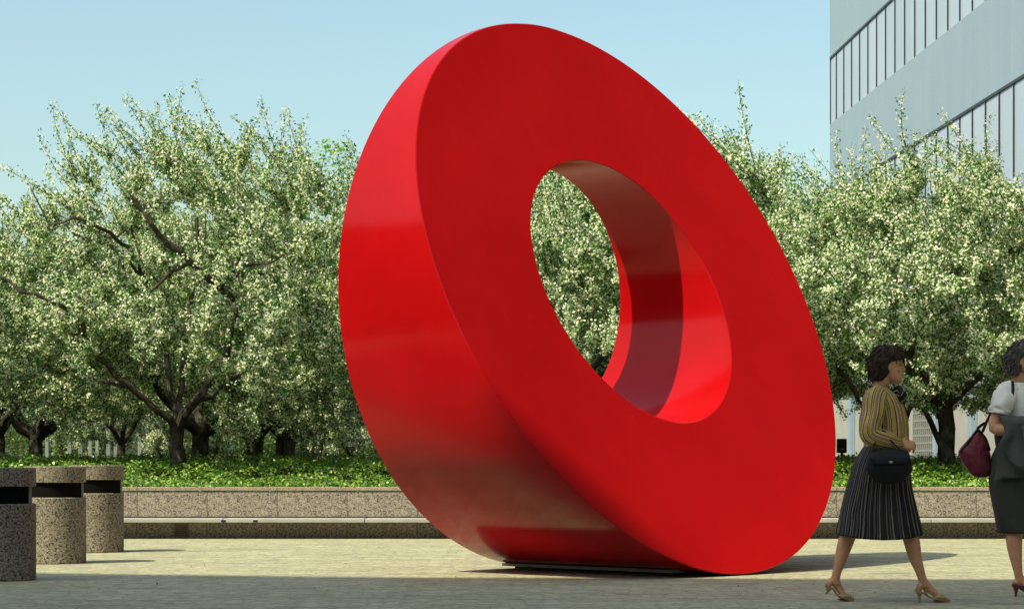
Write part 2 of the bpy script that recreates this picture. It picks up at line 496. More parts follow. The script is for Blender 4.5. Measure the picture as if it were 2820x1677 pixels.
hF, hR = P(Xh, Zh, S_front(Xh, Zh) - b), P(Xh, Zh, S_rear(Xh, Zh) + b)
gF, gR = P(Xhb, Zhb, S_front(Xhb, Zhb)), P(Xhb, Zhb, S_rear(Xhb, Zhb))
V, F = strips([(oR, oF), (oF, fF), (fF, gF), (gF, hF), (hF, hR), (hR, gR), (gR, fR), (fR, oR)])
mesh_obj('ring_body', V, F, [M['red']], ring, smooth=True)
# base plate, a thin slab under the ring on a recessed plinth
gen = cc * 0 + RC['s1'] * av
def plate(name, w, l0, l1, z0, z1, mat):
    V = []
    for z in (z0, z1):
        for (s, w_) in ((l0, -w), (l1, -w), (l1, w), (l0, w)):
            q = gen + s * av + w_ * uv
            V.append((q[0], q[1], z))
    mesh_obj(name, V, [(3, 2, 1, 0), (4, 5, 6, 7), (0, 1, 5, 4), (1, 2, 6, 5), (2, 3, 7, 6), (3, 0, 4, 7)], [mat], ring)
plate('base_plate', 0.485, 0.0, 1.98, 0.026, 0.050, M['plate'])
plate('plinth', 0.40, 0.08, 1.86, -0.02, 0.0255, M['black'])

# ------------------------------------------------------------------ granite litter bins
bins = [(-4.17, 19.53, 'shaded speckled granite litter bin at the front of the row, cut by the left edge'),
        (-4.31, 22.62, 'sunlit speckled granite litter bin in the middle of the row of three'),
        (-4.385, 25.28, 'sunlit speckled granite litter bin at the back of the row, nearest the bench wall')]
r = 0.287
def make_bin():
    t = empty('litter_bin')
    lathe('body', [(r - 0.008, 0.0), (r, 0.008), (r, 0.613), (r - 0.008, 0.622), (0.25, 0.622)], M['granite'], t)
    lathe('liner', [(0.255, 0.6225), (0.255, 0.7595)], M['dark_void'], t)
    lathe('cap', [(r - 0.03, 0.760), (r - 0.004, 0.762), (r, 0.766), (r, 0.905), (r - 0.008, 0.913)], M['granite'], t)
    for a in (-0.25, 0.25 + PI, PI / 2):
        x, y = 0.264 * math.cos(a), 0.264 * math.sin(a)
        box('post', x - 0.009, x + 0.009, y - 0.009, y + 0.009, 0.6222, 0.7598, M['steel'], t)
    return t
bin0 = make_bin()
def copy_tree(o, parent=None):
    c = o.copy(); COL.objects.link(c)
    if parent is not None: c.parent = parent
    for ch in list(o.children): copy_tree(ch, c)
    return c
for i, (x, y, lab) in enumerate(bins):
    o = bin0 if i == 0 else copy_tree(bin0)
    o.location = (x, y, 0); o.rotation_euler = (0, 0, 0.12 * i)
    tag(o, lab, 'litter bin', 'granite litter bins in a row')

# ------------------------------------------------------------------ crab apple trees
def unit(v):
    return v / (np.linalg.norm(v, axis=-1, keepdims=True) + 1e-9)

def leaf_quads(C, Nrm, T, L, W, fold=0.25):
    """kite-shaped leaves: base, side, tip, side"""
    B = np.cross(Nrm, T)
    base = C - T * (L * 0.5)[:, None]; tip = C + T * (L * 0.5)[:, None]
    s1 = C + B * (W * 0.5)[:, None] + Nrm * (W * fold)[:, None]; s2 = C - B * (W * 0.5)[:, None] + Nrm * (W * fold)[:, None]
    return np.stack([base, s1, tip, s2], 1).reshape(-1, 3)

def tube_segments(segs, sides):
    """segs: list of (a, b, ra, rb)"""
    A = np.array([s[0] for s in segs]); B = np.array([s[1] for s in segs]); ra = np.array([s[2] for s in segs]); rb = np.array([s[3] for s in segs])
    D = unit(B - A)
    up = np.where(np.abs(D[:, 2:3]) > 0.9, np.array([[1.0, 0, 0]]), np.array([[0, 0, 1.0]]))
    U = unit(np.cross(D, up)); W = np.cross(D, U)
    A = A - D * (ra * 0.35)[:, None]
    a = np.linspace(0, 2 * PI, sides, endpoint=False)
    ringA = A[:, None] + ra[:, None, None] * (np.cos(a)[None, :, None] * U[:, None] + np.sin(a)[None, :, None] * W[:, None])
    ringB = B[:, None] + rb[:, None, None] * (np.cos(a)[None, :, None] * U[:, None] + np.sin(a)[None, :, None] * W[:, None])
    i = np.arange(sides); j = (i + 1) % sides
    Q = np.stack([ringA[:, i], ringA[:, j], ringB[:, j], ringB[:, i]], 2)
    return Q.reshape(-1, 3)

def make_tree(seed, limbs, R=2.7, zbase=1.35, ztop=5.3, natt=300, trunk_r=0.105, lean=(0, 0), shoots=8, long_shoots=80, front_gap=True, blossom=5.0, lumpy=1.0, cluster_step=0.05):
    """limbs: list of polylines [(x,y,z,r)...]; first is the trunk. Returns (trunk_mesh, crown_mesh)."""
    g = np.random.default_rng(seed)
    nodes, par, rad = [], [], []
    segs_thick = []
    for pl in limbs:
        prev = None
        pts = [np.array(p[:3], float) for p in pl]; rs = [p[3] for p in pl]
        # wobbling subdivision
        out, orad = [], []
        for k in range(len(pts) - 1):
            m = max(2, int(np.linalg.norm(pts[k + 1] - pts[k]) / 0.16))
            for q in range(m):
                f = q / m
                out.append(pts[k] * (1 - f) + pts[k + 1] * f + (g.standard_normal(3) * 0.018 if (q or k) else 0)); orad.append(rs[k] * (1 - f) + rs[k + 1] * f)
        out.append(pts[-1]); orad.append(rs[-1])
        for k in range(len(out) - 1):
            segs_thick.append((out[k], out[k + 1], orad[k], orad[k + 1]))
        for k, p in enumerate(out):
            if p[2] > 1.25:
                nodes.append(p); rad.append(orad[k])
    base_nodes = len(nodes)
    # attractor points in the crown
    zc = zbase + (ztop - zbase) * 0.42; rz = ztop - zc
    att = []
    ph = g.uniform(0, 6.28, 4)
    while len(att) < natt:
        d = unit(g.standard_normal((1, 3)))[0]
        rr = g.uniform(0.25, 1.0) ** 0.55
        az = math.atan2(d[1], d[0])
        lump = 1 + lumpy * 0.12 * math.sin(3 * az + ph[0]) + lumpy * 0.08 * math.sin(5 * az + ph[1] + 2 * d[2]) 
        rzz = rz if d[2] > 0 else (zc - zbase)
        p = np.array([d[0] * R * rr * lump + lean[0], d[1] * R * rr * lump + lean[1], zc + d[2] * rzz * rr * (1 + 0.1 * math.sin(2 * az + ph[2]))])
        hr = math.hypot(p[0], p[1])
        if p[2] < zbase + 0.1: continue
        if hr < 0.9 and p[2] < zbase + 0.8: continue
        if front_gap and p[1] < -0.1 and abs(p[0]) < 0.9 and p[2] < 2.4: continue
        att.append(p)
    att = np.array(att)
    order = np.argsort(np.linalg.norm(att - np.array([lean[0] * .5, lean[1] * .5, 1.9]), axis=1))
    segs = []
    NA = np.array(nodes)
    twig_starts = []
    for i in order:
        p = att[i]
        d = np.linalg.norm(NA - p, axis=1) + 0.6 * np.maximum(0, NA[:, 2] - p[2])
        k = int(np.argmin(d)); s = NA[k]
        L = np.linalg.norm(p - s); m = max(2, int(L / 0.2))
        bend = g.standard_normal(3) * 0.10 * L + np.array([0, 0, -0.08 * L])
        prev = s; r0 = min(rad[k] * 0.8, 0.012 + 0.010 * L); new = []
        for q in range(1, m + 1):
            f = q / m
            c = s * (1 - f) + p * f + bend * math.sin(PI * f)
            rq = r0 * (1 - f) + 0.006 * f
            segs.append((prev, c, r0 * (1 - (q - 1) / m) + 0.006 * (q - 1) / m, rq)); prev = c
            new.append(c); rad.append(rq)
        NA = np.vstack([NA, np.array(new)])
        twig_starts += [(new[-1], 1.0)] + [(c, 0.6) for c in new[:-1]]
    # shoots
    cl, cl_dir, cl_small = [], [], []
    sh = []
    ctr = np.array([lean[0], lean[1], zc - 0.6])
    def add_shoot(p, dr, L, taper=0.6):
        m = max(3, int(L / 0.12)); prev = p; dcur = dr; bend = g.standard_normal(3) * 0.05 + np.array([0, 0, 0.03])
        acc = 0
        for q in range(m):
            nxt = prev + dcur * (L / m)
            sh.append((prev, nxt, 0.007 * (1 - q / m) + 0.002, 0.007 * (1 - (q + 1) / m) + 0.002))
            step = cluster_step
            kk = int((L / m) / step) + 1
            for w in range(kk):
                f = w / kk
                cl.append(prev * (1 - f) + nxt * f); cl_dir.append(dcur); cl_small.append((q + f) / m * taper)
            prev = nxt; dcur = dcur + bend; dcur = dcur / np.linalg.norm(dcur)
    ends = [t_ for t_ in twig_starts]
    pick = g.permutation(len(ends))
    total = natt * shoots
    for q in range(total):
        p, wgt = ends[pick[q % len(pick)]]
        outw = unit((p - ctr)[None])[0]
        dr = unit((outw * 0.65 + np.array([-0.18, 0, 0.55]) + g.standard_normal(3) * 0.55)[None])[0]
        add_shoot(p, dr, g.uniform(0.22, 0.6) * (0.75 if wgt < 1 else 1.0))
    tops = [p for p, w in ends if p[2] > ztop - 1.3]
    for q in range(long_shoots):
        if not tops: break
        p = tops[g.integers(len(tops))]
        dr = unit((np.array([-0.85 + g.normal() * 0.32 + 0.05 * p[0], g.normal() * 0.3, 1.0]))[None])[0]
        add_shoot(p, dr, g.uniform(0.7, 1.5), 0.7)
    cl = np.array(cl); cl_dir = np.array(cl_dir); cl_small = np.array(cl_small)
    # little grows straight on the old thick wood: keep it bare
    thick = np.array([(sg[0] + sg[1]) / 2 for sg in segs_thick if sg[2] > 0.017])
    keep = np.ones(len(cl), bool)
    for k0 in range(0, len(cl), 4000):
        blk_ = cl[k0:k0 + 4000]
        dm = np.sqrt(((blk_[:, None] - thick[None]) ** 2).sum(-1)).min(1)
        keep[k0:k0 + 4000] = (dm > 0.17) | (g.random(len(blk_)) < 0.12)
    cl = cl[keep]; cl_dir = cl_dir[keep]; cl_small = cl_small[keep]
    # blossoms and leaves per cluster
    def scatter(nmean, spread):
        cnt = g.poisson(nmean * (1 - 0.45 * cl_small), len(cl))
        idx = np.repeat(np.arange(len(cl)), cnt)
        pos = cl[idx] + g.standard_normal((len(idx), 3)) * spread
        return idx, pos
    bi, bp = scatter(blossom, 0.026)
    li, lp = scatter(4.8, 0.034)
    outb = unit(bp - ctr)
    nb = unit(outb * 0.7 + np.array([-0.15, -0.1, 0.35]) + g.standard_normal(bp.shape) * 0.7)
    tb = unit(np.cross(nb, g.standard_normal(bp.shape)))
    sz = g.uniform(0.030, 0.052, len(bp)) * (1 - 0.35 * cl_small[bi])
    QB = leaf_quads(bp, nb, tb, sz, sz * g.uniform(0.75, 1.0, len(bp)), 0.18)
    nl = unit(unit(lp - ctr) * 0.4 + np.array([0, 0, 0.5]) + g.standard_normal(lp.shape) * 0.7)
    tl = unit(np.cross(nl, g.standard_normal(lp.shape)))
    Ls = g.uniform(0.032, 0.058, len(lp))
    QL = leaf_quads(lp, nl, tl, Ls, Ls * g.uniform(0.42, 0.6, len(lp)), 0.2)
    crown = quads_mesh('crown', np.vstack([QB, QL]), 4, [M['blossom'], M['leaf']], np.r_[np.zeros(len(QB) // 4, int), np.ones(len(QL) // 4, int)])
    Qt = [tube_segments(segs_thick, 9), tube_segments(segs, 5), tube_segments(sh, 3)]
    trunk = quads_mesh('trunk', np.vstack(Qt), 4, [M['bark']], None, True)
    return trunk, crown

def std_limbs(seed, r=0.10, fork=1.45, n=5, reach=1.5, top=3.6):
    g = np.random.default_rng(seed + 100)
    L = [[(0, 0, 0.0, r * 1.25), (0.01, 0, 0.75, r * 1.08), (g.normal() * 0.04, g.normal() * 0.04, fork, r)]]
    f = L[0][-1]
    a0 = g.uniform(0, 6.28)
    for k in range(n):
        a = a0 + 2 * PI * k / n + g.normal() * 0.25
        rr = reach * g.uniform(0.7, 1.1); hz = top * g.uniform(0.75, 1.05)
        p1 = (f[0] + 0.35 * rr * math.cos(a), f[1] + 0.35 * rr * math.sin(a), fork + 0.28 * (hz - fork), r * 0.55)
        p2 = (f[0] + 0.7 * rr * math.cos(a + 0.2), f[1] + 0.7 * rr * math.sin(a + 0.2), fork + 0.6 * (hz - fork), r * 0.38)
        p3 = (f[0] + rr * math.cos(a), f[1] + rr * math.sin(a), hz, r * 0.2)
        L.append([(f[0], f[1], fork - 0.05, r * 0.62), p1, p2, p3])
    return L

# main tree on the left, limbs after the photograph
main_limbs = [
    [(0.02, 0, 0.0, 0.125), (0.0, 0, 0.8, 0.112), (-0.03, 0, 1.16, 0.108), (-0.02, 0, 1.48, 0.105)],
    [(0.02, -0.02, 1.42, 0.072), (0.26, -0.15, 1.76, 0.066), (0.52, -0.25, 2.15, 0.06), (0.70, -0.28, 2.42, 0.052), (0.80, -0.2, 3.0, 0.045), (0.77, -0.15, 3.3, 0.042)],
    [(0.77, -0.15, 3.2, 0.05), (0.78, -0.9, 3.22, 0.048), (0.62, -1.7, 3.34, 0.046), (0.30, -2.2, 3.66, 0.042), (-0.02, -2.45, 3.98, 0.034), (-0.25, -2.5, 4.35, 0.018)],
    [(0.55, -1.85, 3.40, 0.03), (0.53, -2.15, 3.75, 0.026), (0.55, -2.2, 4.1, 0.014)],
    [(0.42, -2.05, 3.52, 0.026), (0.1, -2.4, 3.30, 0.022), (-0.12, -2.5, 3.02, 0.012)],
    [(0.72, -1.2, 3.25, 0.03), (1.05, -1.9, 3.50, 0.026), (1.5, -2.1, 3.52, 0.016)],
    [(-1.2, -0.5, 2.5, 0.034), (-1.05, -1.5, 2.75, 0.034), (-1.3, -2.1, 3.02, 0.030), (-1.75, -2.2, 3.15, 0.022), (-2.1, -2.1, 3.4, 0.012)],
    [(-0.4, 0.2, 3.3, 0.03), (-0.5, -1.2, 3.8, 0.028), (-0.72, -1.9, 3.98, 0.024), (-1.05, -2.1, 4.10, 0.018), (-1.4, -2.1, 4.04, 0.012), (-1.65, -2.0, 4.5, 0.010)],
    [(0.77, -0.15, 3.3, 0.036), (1.1, -0.2, 3.52, 0.026), (1.55, -0.3, 3.5, 0.015)],
    [(0.80, -0.15, 3.2, 0.034), (0.85, 0.0, 3.8, 0.03), (0.8, 0.1, 4.6, 0.016)],
    [(-0.05, -0.03, 1.42, 0.05), (-0.3, -0.2, 1.68, 0.045), (-0.65, -0.35, 2.0, 0.04), (-1.2, -0.5, 2.5, 0.03), (-1.6, -0.5, 2.85, 0.02)],
    [(-0.03, 0.0, 1.42, 0.055), (-0.12, 0.1, 1.9, 0.045), (-0.18, 0.2, 2.5, 0.035), (-0.5, 0.3, 3.5, 0.025), (-0.7, 0.2, 4.3, 0.014)],
    [(0.0, 0.0, 1.42, 0.05), (0.02, 0.12, 2.0, 0.042), (0.05, 0.3, 2.8, 0.03), (0.2, 0.8, 3.8, 0.018)],
    [(-0.6, -0.3, 1.95, 0.03), (-1.0, -0.25, 2.05, 0.022), (-1.5, -0.1, 2.2, 0.014)],
    [(0.3, 0.1, 1.8, 0.04), (0.8, 0.7, 2.2, 0.03), (1.5, 1.1, 2.8, 0.016)],
    [(-0.5, 0.3, 3.5, 0.022), (-0.9, -0.4, 3.9, 0.022), (-1.35, -0.6, 4.02, 0.016), (-1.7, -0.6, 4.4, 0.01)],
]
multi_limbs = [
    [(-0.06, 0, 0.0, 0.075), (0.0, 0, 0.9, 0.07), (0.18, 0, 1.35, 0.062), (0.42, 0, 2.0, 0.05), (0.6, 0.1, 2.8, 0.035), (0.5, 0.2, 3.9, 0.018)],
    [(0.05, 0.03, 0.85, 0.05), (0.3, 0.1, 1.3, 0.045), (0.62, 0.15, 1.85, 0.036), (1.1, 0.3, 2.7, 0.022)],
    [(0.1, 0, 1.2, 0.04), (-0.3, -0.2, 1.9, 0.034), (-0.9, -0.3, 2.8, 0.02)],
    [(0.3, 0, 1.7, 0.035), (0.1, 0.5, 2.5, 0.028), (-0.4, 0.8, 3.4, 0.015)],
]
right_limbs = std_limbs(51, 0.115, 1.75, 5, 1.6, 3.8)
right_limbs.append([(-0.02, -0.05, 1.02, 0.05), (-0.22, -0.1, 1.3, 0.042), (-0.42, -0.15, 1.7, 0.036), (-0.62, -0.2, 2.2, 0.026)])

TV = {
    'main': make_tree(1, main_limbs, 2.9, 1.3, 5.45, 390, lean=(0.6, 0), long_shoots=120, lumpy=0.3),
    'b': make_tree(2, std_limbs(2, 0.105, 1.4, 5), 2.8, 1.3, 4.55, 290, long_shoots=70),
    'c': make_tree(3, std_limbs(3, 0.13, 1.35, 6), 2.8, 1.35, 4.8, 290, long_shoots=70),
    'multi': make_tree(4, multi_limbs, 2.4, 1.55, 4.75, 270, lean=(0.3, 0.1), front_gap=False, long_shoots=50),
    'right': make_tree(5, right_limbs, 2.9, 1.5, 4.95, 325, front_gap=False, long_shoots=70),
}
GT = 'blossoming crab apple trees in the planter'
trees = [
    ('main', -4.62, 33.2, 0.0, 1.0, 'white blossoming crab apple tree with a thick forked trunk, nearest tree left of the ring'),
    ('b', -8.3, 34.4, 0.2, 1.04, 'white blossoming crab apple tree whose branches come in at the far left edge'),
    ('c', -4.85, 37.2, -0.3, 1.0, 'dark trunked crab apple tree right behind the nearest forked tree on the left'),
    ('c', -4.32, 40.0, 0.5, 1.02, 'crab apple tree with a thick double stemmed trunk, third in the left receding row'),
    ('b', -4.2, 43.2, -0.5, 1.0, 'crab apple tree fourth in the receding row left of the ring'),
    ('b', -4.45, 47.5, 5.2, 0.95, 'crab apple tree with a slim trunk, fifth in the receding row left of the ring'),
    ('c', -4.35, 53.0, 1.0, 0.95, 'small distant crab apple tree, last visible in the receding row left of the ring'),
    ('b', -8.95, 41.8, 0.6, 1.0, 'crab apple tree with its trunk right on the left edge of the view'),
    ('c', -9.2, 46.3, -0.6, 1.0, 'crab apple tree with a V shaped fork seen above the front litter bin'),
    ('b', -9.15, 56.0, 0.2, 0.95, 'distant crab apple tree seen above the rearmost litter bin'),
    ('c', -9.05, 62.0, 5.0, 0.9, 'far crab apple tree between the bins and the nearest forked trunk'),
    ('c', 0.85, 33.8, 0.3, 1.0, 'crab apple tree behind the ring, seen through its hole'),
    ('b', 0.3, 39.5, 3.0, 1.0, 'crab apple tree farther back behind the ring hole'),
    ('c', 1.4, 36.4, -0.25, 1.24, 'crab apple tree whose tall sprigs show just right of the ring top'),
    ('b', 4.0, 38.5, 0.35, 1.2, 'crab apple tree behind the others between ring and office building'),
    ('right', 6.1, 33.4, 0.0, 1.0, 'white blossoming crab apple tree with a thick upright trunk between the two walking women'),
    ('multi', 4.98, 32.9, 0.0, 1.0, 'crab apple tree with leaning slender stems just behind the striped blouse woman'),
]
for i, (v, x, y, rz, sc, lab) in enumerate(trees):
    t_ = empty('crab_apple_tree', (x, y, 0.0), rz)
    t_.scale = (sc, sc, sc)
    tr = link('trunk', TV[v][0], t_); cr = link('crown', TV[v][1], t_); cr['kind'] = 'stuff'
    tag(t_, lab, 'tree', GT)

# bright green trees and shrubs far behind
def puff_tree(seed, H, R, trunk_h, mat, leaf=0.16, dens=5200, flowers=None):
    g = np.random.default_rng(seed)
    pts = []
    nb = 26
    zc = (H + trunk_h) / 2; rz = (H - trunk_h) / 2
    for k in range(nb):
        d = unit(g.standard_normal((1, 3)))[0]; rr = g.uniform(0.2, 0.85)
        c = np.array([d[0] * R * rr, d[1] * R * rr, zc + d[2] * rz * rr]); br = R * g.uniform(0.22, 0.42)
        n = dens // nb
        dd = unit(g.standard_normal((n, 3))); r_ = br * g.uniform(0.3, 1, n) ** 0.5
        pts.append(c + dd * r_[:, None])
    p = np.vstack(pts); p = p[p[:, 2] > 0.1]
    nrm = unit(unit(p - np.array([0, 0, zc])) * 0.5 + np.array([0, 0, 0.5]) + g.standard_normal(p.shape) * 0.6)
    tg = unit(np.cross(nrm, g.standard_normal(p.shape)))
    L = g.uniform(0.7, 1.3, len(p)) * leaf
    Q = leaf_quads(p, nrm, tg, L, L * 0.6, 0.15)
    mi = np.zeros(len(p), int)
    mats = [mat]
    if flowers is not None:
        mats.append(flowers); mi = (g.random(len(p)) < 0.4).astype(int)
    crown = quads_mesh('crown', Q, 4, mats, mi)
    segs = [(np.array([0, 0, -0.1]), np.array([0, 0, zc]), 0.03 * R + 0.04, 0.02 * R + 0.02)]
    for k in range(7):
        a = g.uniform(0, 6.28)
        segs.append((np.array([0, 0, trunk_h * 0.8 + 0.1]), np.array([R * 0.6 * math.cos(a), R * 0.6 * math.sin(a), zc + rz * g.uniform(-0.2, 0.6)]), 0.02 * R + 0.02, 0.01))
    trunk = quads_mesh('trunk', tube_segments(segs, 7), 4, [M['bark']], None, True)
    return trunk, crown
def put(name, meshes, x, y, z, rz, sc, lab, cat, group):
    t_ = empty(name, (x, y, z), rz); t_.scale = (sc,) * 3
    link('trunk', meshes[0], t_); c_ = link('crown', meshes[1], t_); c_['kind'] = 'stuff'
    tag(t_, lab, cat, group)
limeA = puff_tree(11, 12.0, 4.2, 3.0, M['lime_leaf'], 0.14, 16000)
put('lime_tree', limeA, -5.9, 82, 0, 0, 1.0, 'bright spring green tree behind the crab apples at the ring left shoulder', 'tree', 'bright green trees far behind')
put('lime_tree', limeA, 8.4, 82, 0, 2, 0.92, 'bright spring green tree showing above blossom between ring and office building', 'tree', 'bright green trees far behind')
limeB = puff_tree(12, 5.2, 3.6, 0.6, M['far_leaf'], 0.16, 8000)
for i, (x, y, sc) in enumerate([(-20.5, 91, 0.8), (-18.0, 94, 0.75), (-15.6, 90, 0.82), (-13.1, 93, 0.75), (-10.6, 91, 0.8), (-8.2, 94, 0.78), (-5.6, 90, 0.8), (-3.0, 93, 0.75), (-0.4, 91, 0.8), (2.2, 94, 0.8)]):
    put('leafy_shrub', limeB, x, y, 0, i * 1.7, sc, ORD[i] + ' rounded green shrub from the left in the far background below the crowns', 'shrub', 'far shrubs below the crowns')
shrubW = puff_tree(13, 1.75, 0.8, 0.1, M['far_leaf'], 0.07, 5200, M['blossom'])
for i, (sx, z, lab) in enumerate([(598, 58, 'low white flowering shrub between the dark trunks of the left row'), (965, 56, 'low white flowering shrub close to the ring left edge'), (905, 60, 'low white flowering shrub at the end of the receding trunks'), (445, 60, 'low white flowering shrub left of the nearest forked trunk')]):
    put('flowering_shrub', shrubW, (sx - 1410) * z / 6600, z, 0.72, i * 2.0, 0.8, lab, 'shrub', 'white flowering shrubs')

# ------------------------------------------------------------------ ground cover in the planter
n = 95000
gx = rng.uniform(-9.5, 9.5, n); gy_ = 29.70 + rng.random(n) ** 1.25 * 8.0
lump = 0.05 * np.sin(gx * 5.1 + 1.3 * np.sin(gy_ * 3)) * np.sin(gy_ * 4.3 + gx) + 0.03 * np.sin(gx * 13 + gy_ * 9)
gz = ivy_h(gy_) + lump - 0.05 * rng.random(n) ** 2 - np.where(rng.random(n) < 0.45, rng.uniform(0, 0.10, n), 0)
C = np.stack([gx, gy_, gz], 1)
nr = unit(np.array([0, -0.35, 1.0]) + rng.standard_normal((n, 3)) * 0.55)
tg = unit(np.cross(nr, rng.standard_normal((n, 3))))
L = rng.uniform(0.032, 0.062, n)
me = quads_mesh('ground_cover', leaf_quads(C, nr, tg, L, L * rng.uniform(0.45, 0.7, n), 0.22), 4, [M['ivy']])
tag(link('ground_cover', me), kind='stuff')
# leaves spilling over the coping
n = 2600
C = np.stack([rng.uniform(-9.5, 9.5, n), rng.uniform(29.56, 29.75, n), rng.uniform(0.625, 0.70, n)], 1)
nr = unit(np.array([0, -0.6, 0.8]) + rng.standard_normal((n, 3)) * 0.5); tg = unit(np.cross(nr, rng.standard_normal((n, 3))))
L = rng.uniform(0.04, 0.075, n)
tag(link('edge_foliage', quads_mesh('edge_foliage', leaf_quads(C, nr, tg, L, L * 0.55, 0.2), 4, [M['ivy']])), kind='stuff')
# fallen leaf bits on the paving
n = 380
C = np.stack([rng.uniform(-6, 6, n), rng.uniform(15.2, 29.3, n), np.full(n, 0.008)], 1)
nr = unit(np.array([0, 0, 1.0]) + rng.standard_normal((n, 3)) * 0.35); tg = unit(np.cross(nr, rng.standard_normal((n, 3))))
L = rng.uniform(0.008, 0.026, n)
M['litter'] = leaf_mat('dry_leaf_bit', (0.08, 0.06, 0.035), (0.17, 0.13, 0.07), (0.35, 0.33, 0.24), 0.1)
tag(link('leaf_litter', quads_mesh('leaf_litter', leaf_quads(C, nr, tg, L, L * 0.6, 0.2), 4, [M['litter']])), kind='stuff')
# hedge added out of view to hide sunlit paving from the ring's reflection
n = 9000
hx, hy, hz = rng.uniform(-12.2, -10.8, n), rng.uniform(11, 30, n), rng.uniform(0, 1.9, n)
f_ = rng.integers(0, 3, n); hx = np.where(f_ == 0, -10.8 + rng.normal(0, 0.03, n), hx); hz = np.where(f_ == 1, 1.9 + rng.normal(0, 0.03, n), hz)
C = np.stack([hx, hy, hz], 1); nr = unit(np.array([0.6, 0, 0.6]) + rng.standard_normal((n, 3)) * 0.6); tg = unit(np.cross(nr, rng.standard_normal((n, 3))))
L = rng.uniform(0.10, 0.18, n)
hd = tag(empty('hedge', (0, 0, 0)), 'unseen dark green hedge added beyond the left edge to darken the ring reflection', 'hedge')
link('leaves', quads_mesh('leaves', leaf_quads(C, nr, tg, L, L * 0.6, 0.2), 4, [M['ivy']]), hd)['kind'] = 'stuff'
box('core', -12.15, -10.85, 11, 30, -0.05, 1.85, M['soil'], hd)
# black floodlight behind the ground cover at the right of the ring
fl = tag(empty('floodlight', ((2319 - 1410) * 36.0 / 6600, 36.0, 0.7)), 'black box floodlight standing in the ground cover just right of the ring', 'floodlight')
box('housing', -0.075, 0.065, -0.06, 0.08, 0.36, 0.575, M['black'], fl, 0.012)
box('stake', -0.02, 0.02, 0.0, 0.04, -0.1, 0.36, M['black'], fl)
box('lens_strip', -0.045, 0.03, -0.066, -0.0605, 0.40, 0.425, M['pale_post'], fl)
# ------------------------------------------------------------------ people
def skin_mat(name, c):
    t = NT(name)
    f = t.noise(t.coord(), 18, 4, 0.6)
    t.color(t.ramp(f, [(0.3, tuple(x * 0.88 for x in c)), (0.7, tuple(min(1, x * 1.1) for x in c))]))
    t.p.inputs['Subsurface Weight'].default_value = 0.08
    t.p.inputs['Subsurface Radius'].default_value = (0.01, 0.004, 0.002)
    return t.set(0.5, 0.4)
M['skin'] = skin_mat('warm_skin', (0.60, 0.30, 0.175))
M['skin_b'] = skin_mat('tanned_skin', (0.62, 0.32, 0.19))
M['lip'] = plain('lip_colour', (0.32, 0.09, 0.075), 0.45, 0.4)
M['eye_white'] = plain('eye_white', (0.20, 0.18, 0.165), 0.4, 0.5)
M['iris'] = plain('dark_iris', (0.03, 0.02, 0.015), 0.2, 0.5)

def hair_mat(name, lo, hi, scale=60):
    t = NT(name)
    vec = t.coord('Object', (0.6, 1.0, 0.35))
    f = t.noise(vec, scale, 6, 0.7)
    t.color(t.ramp(f, [(0.3, lo), (0.7, hi)]))
    t.bump(f, 0.9, 0.012)
    return t.set(0.6, 0.25)
M['hair_brown'] = hair_mat('dark_brown_hair', (0.010, 0.006, 0.004), (0.05, 0.030, 0.018))
M['hair_grey'] = hair_mat('greying_hair', (0.022, 0.020, 0.019), (0.14, 0.13, 0.125), 45)

def stripe_mat(name, n, stops, rough=0.75, folds=0.0):
    t = NT(name)
    uv_ = t.new('ShaderNodeUVMap'); sx = t.new('ShaderNodeSeparateXYZ'); t.ln(uv_.outputs[0], sx.inputs[0])
    nz = t.noise(t.coord(), 6, 3); 
    ad = t.new('ShaderNodeMath', operation='MULTIPLY_ADD'); t.ln(nz, ad.inputs[0]); ad.inputs[1].default_value = 0.012; t.ln(sx.outputs[0], ad.inputs[2])
    ml = t.new('ShaderNodeMath', operation='MULTIPLY'); t.ln(ad.outputs[0], ml.inputs[0]); ml.inputs[1].default_value = n
    fr = t.new('ShaderNodeMath', operation='FRACT'); t.ln(ml.outputs[0], fr.inputs[0])
    c = t.ramp(fr.outputs[0], stops, 'CONSTANT')
    w = t.noise(t.coord(), 90, 2)
    t.color(t.mix(1.0, c, t.ramp(w, [(0.3, 0.82), (0.7, 1.12)]), 'MULTIPLY'))
    t.bump(t.noise(t.coord('Object', (1, 1, 0.5)), 9, 4, 0.6), 0.5, 0.03)
    return t.set(rough, 0.2)
TAN = (0.42, 0.30, 0.10); TAN2 = (0.50, 0.38, 0.15); RUST = (0.30, 0.18, 0.12); DK = (0.035, 0.026, 0.02)
M['blouse'] = stripe_mat('striped_tan_fabric', 9, [(0.0, TAN), (0.22, DK), (0.30, TAN2), (0.42, RUST), (0.62, TAN2), (0.72, DK), (0.76, TAN), (0.86, DK), (0.92, TAN2)])
M['sleeve'] = stripe_mat('striped_tan_sleeve_fabric', 5, [(0.0, TAN), (0.22, DK), (0.30, TAN2), (0.42, RUST), (0.62, TAN2), (0.72, DK), (0.76, TAN), (0.86, DK), (0.92, TAN2)])
NV = (0.016, 0.016, 0.022)
M['skirt'] = stripe_mat('dark_striped_skirt_fabric', 24, [(0.0, NV), (0.28, (0.16, 0.13, 0.092)), (0.40, NV), (0.55, (0.07, 0.07, 0.095)), (0.68, NV), (0.78, (0.20, 0.165, 0.12)), (0.86, NV)])
M['scarf'] = stripe_mat('navy_scarf_fabric', 3, [(0.0, (0.014, 0.014, 0.02)), (0.78, (0.42, 0.38, 0.28)), (0.88, (0.014, 0.014, 0.02))])
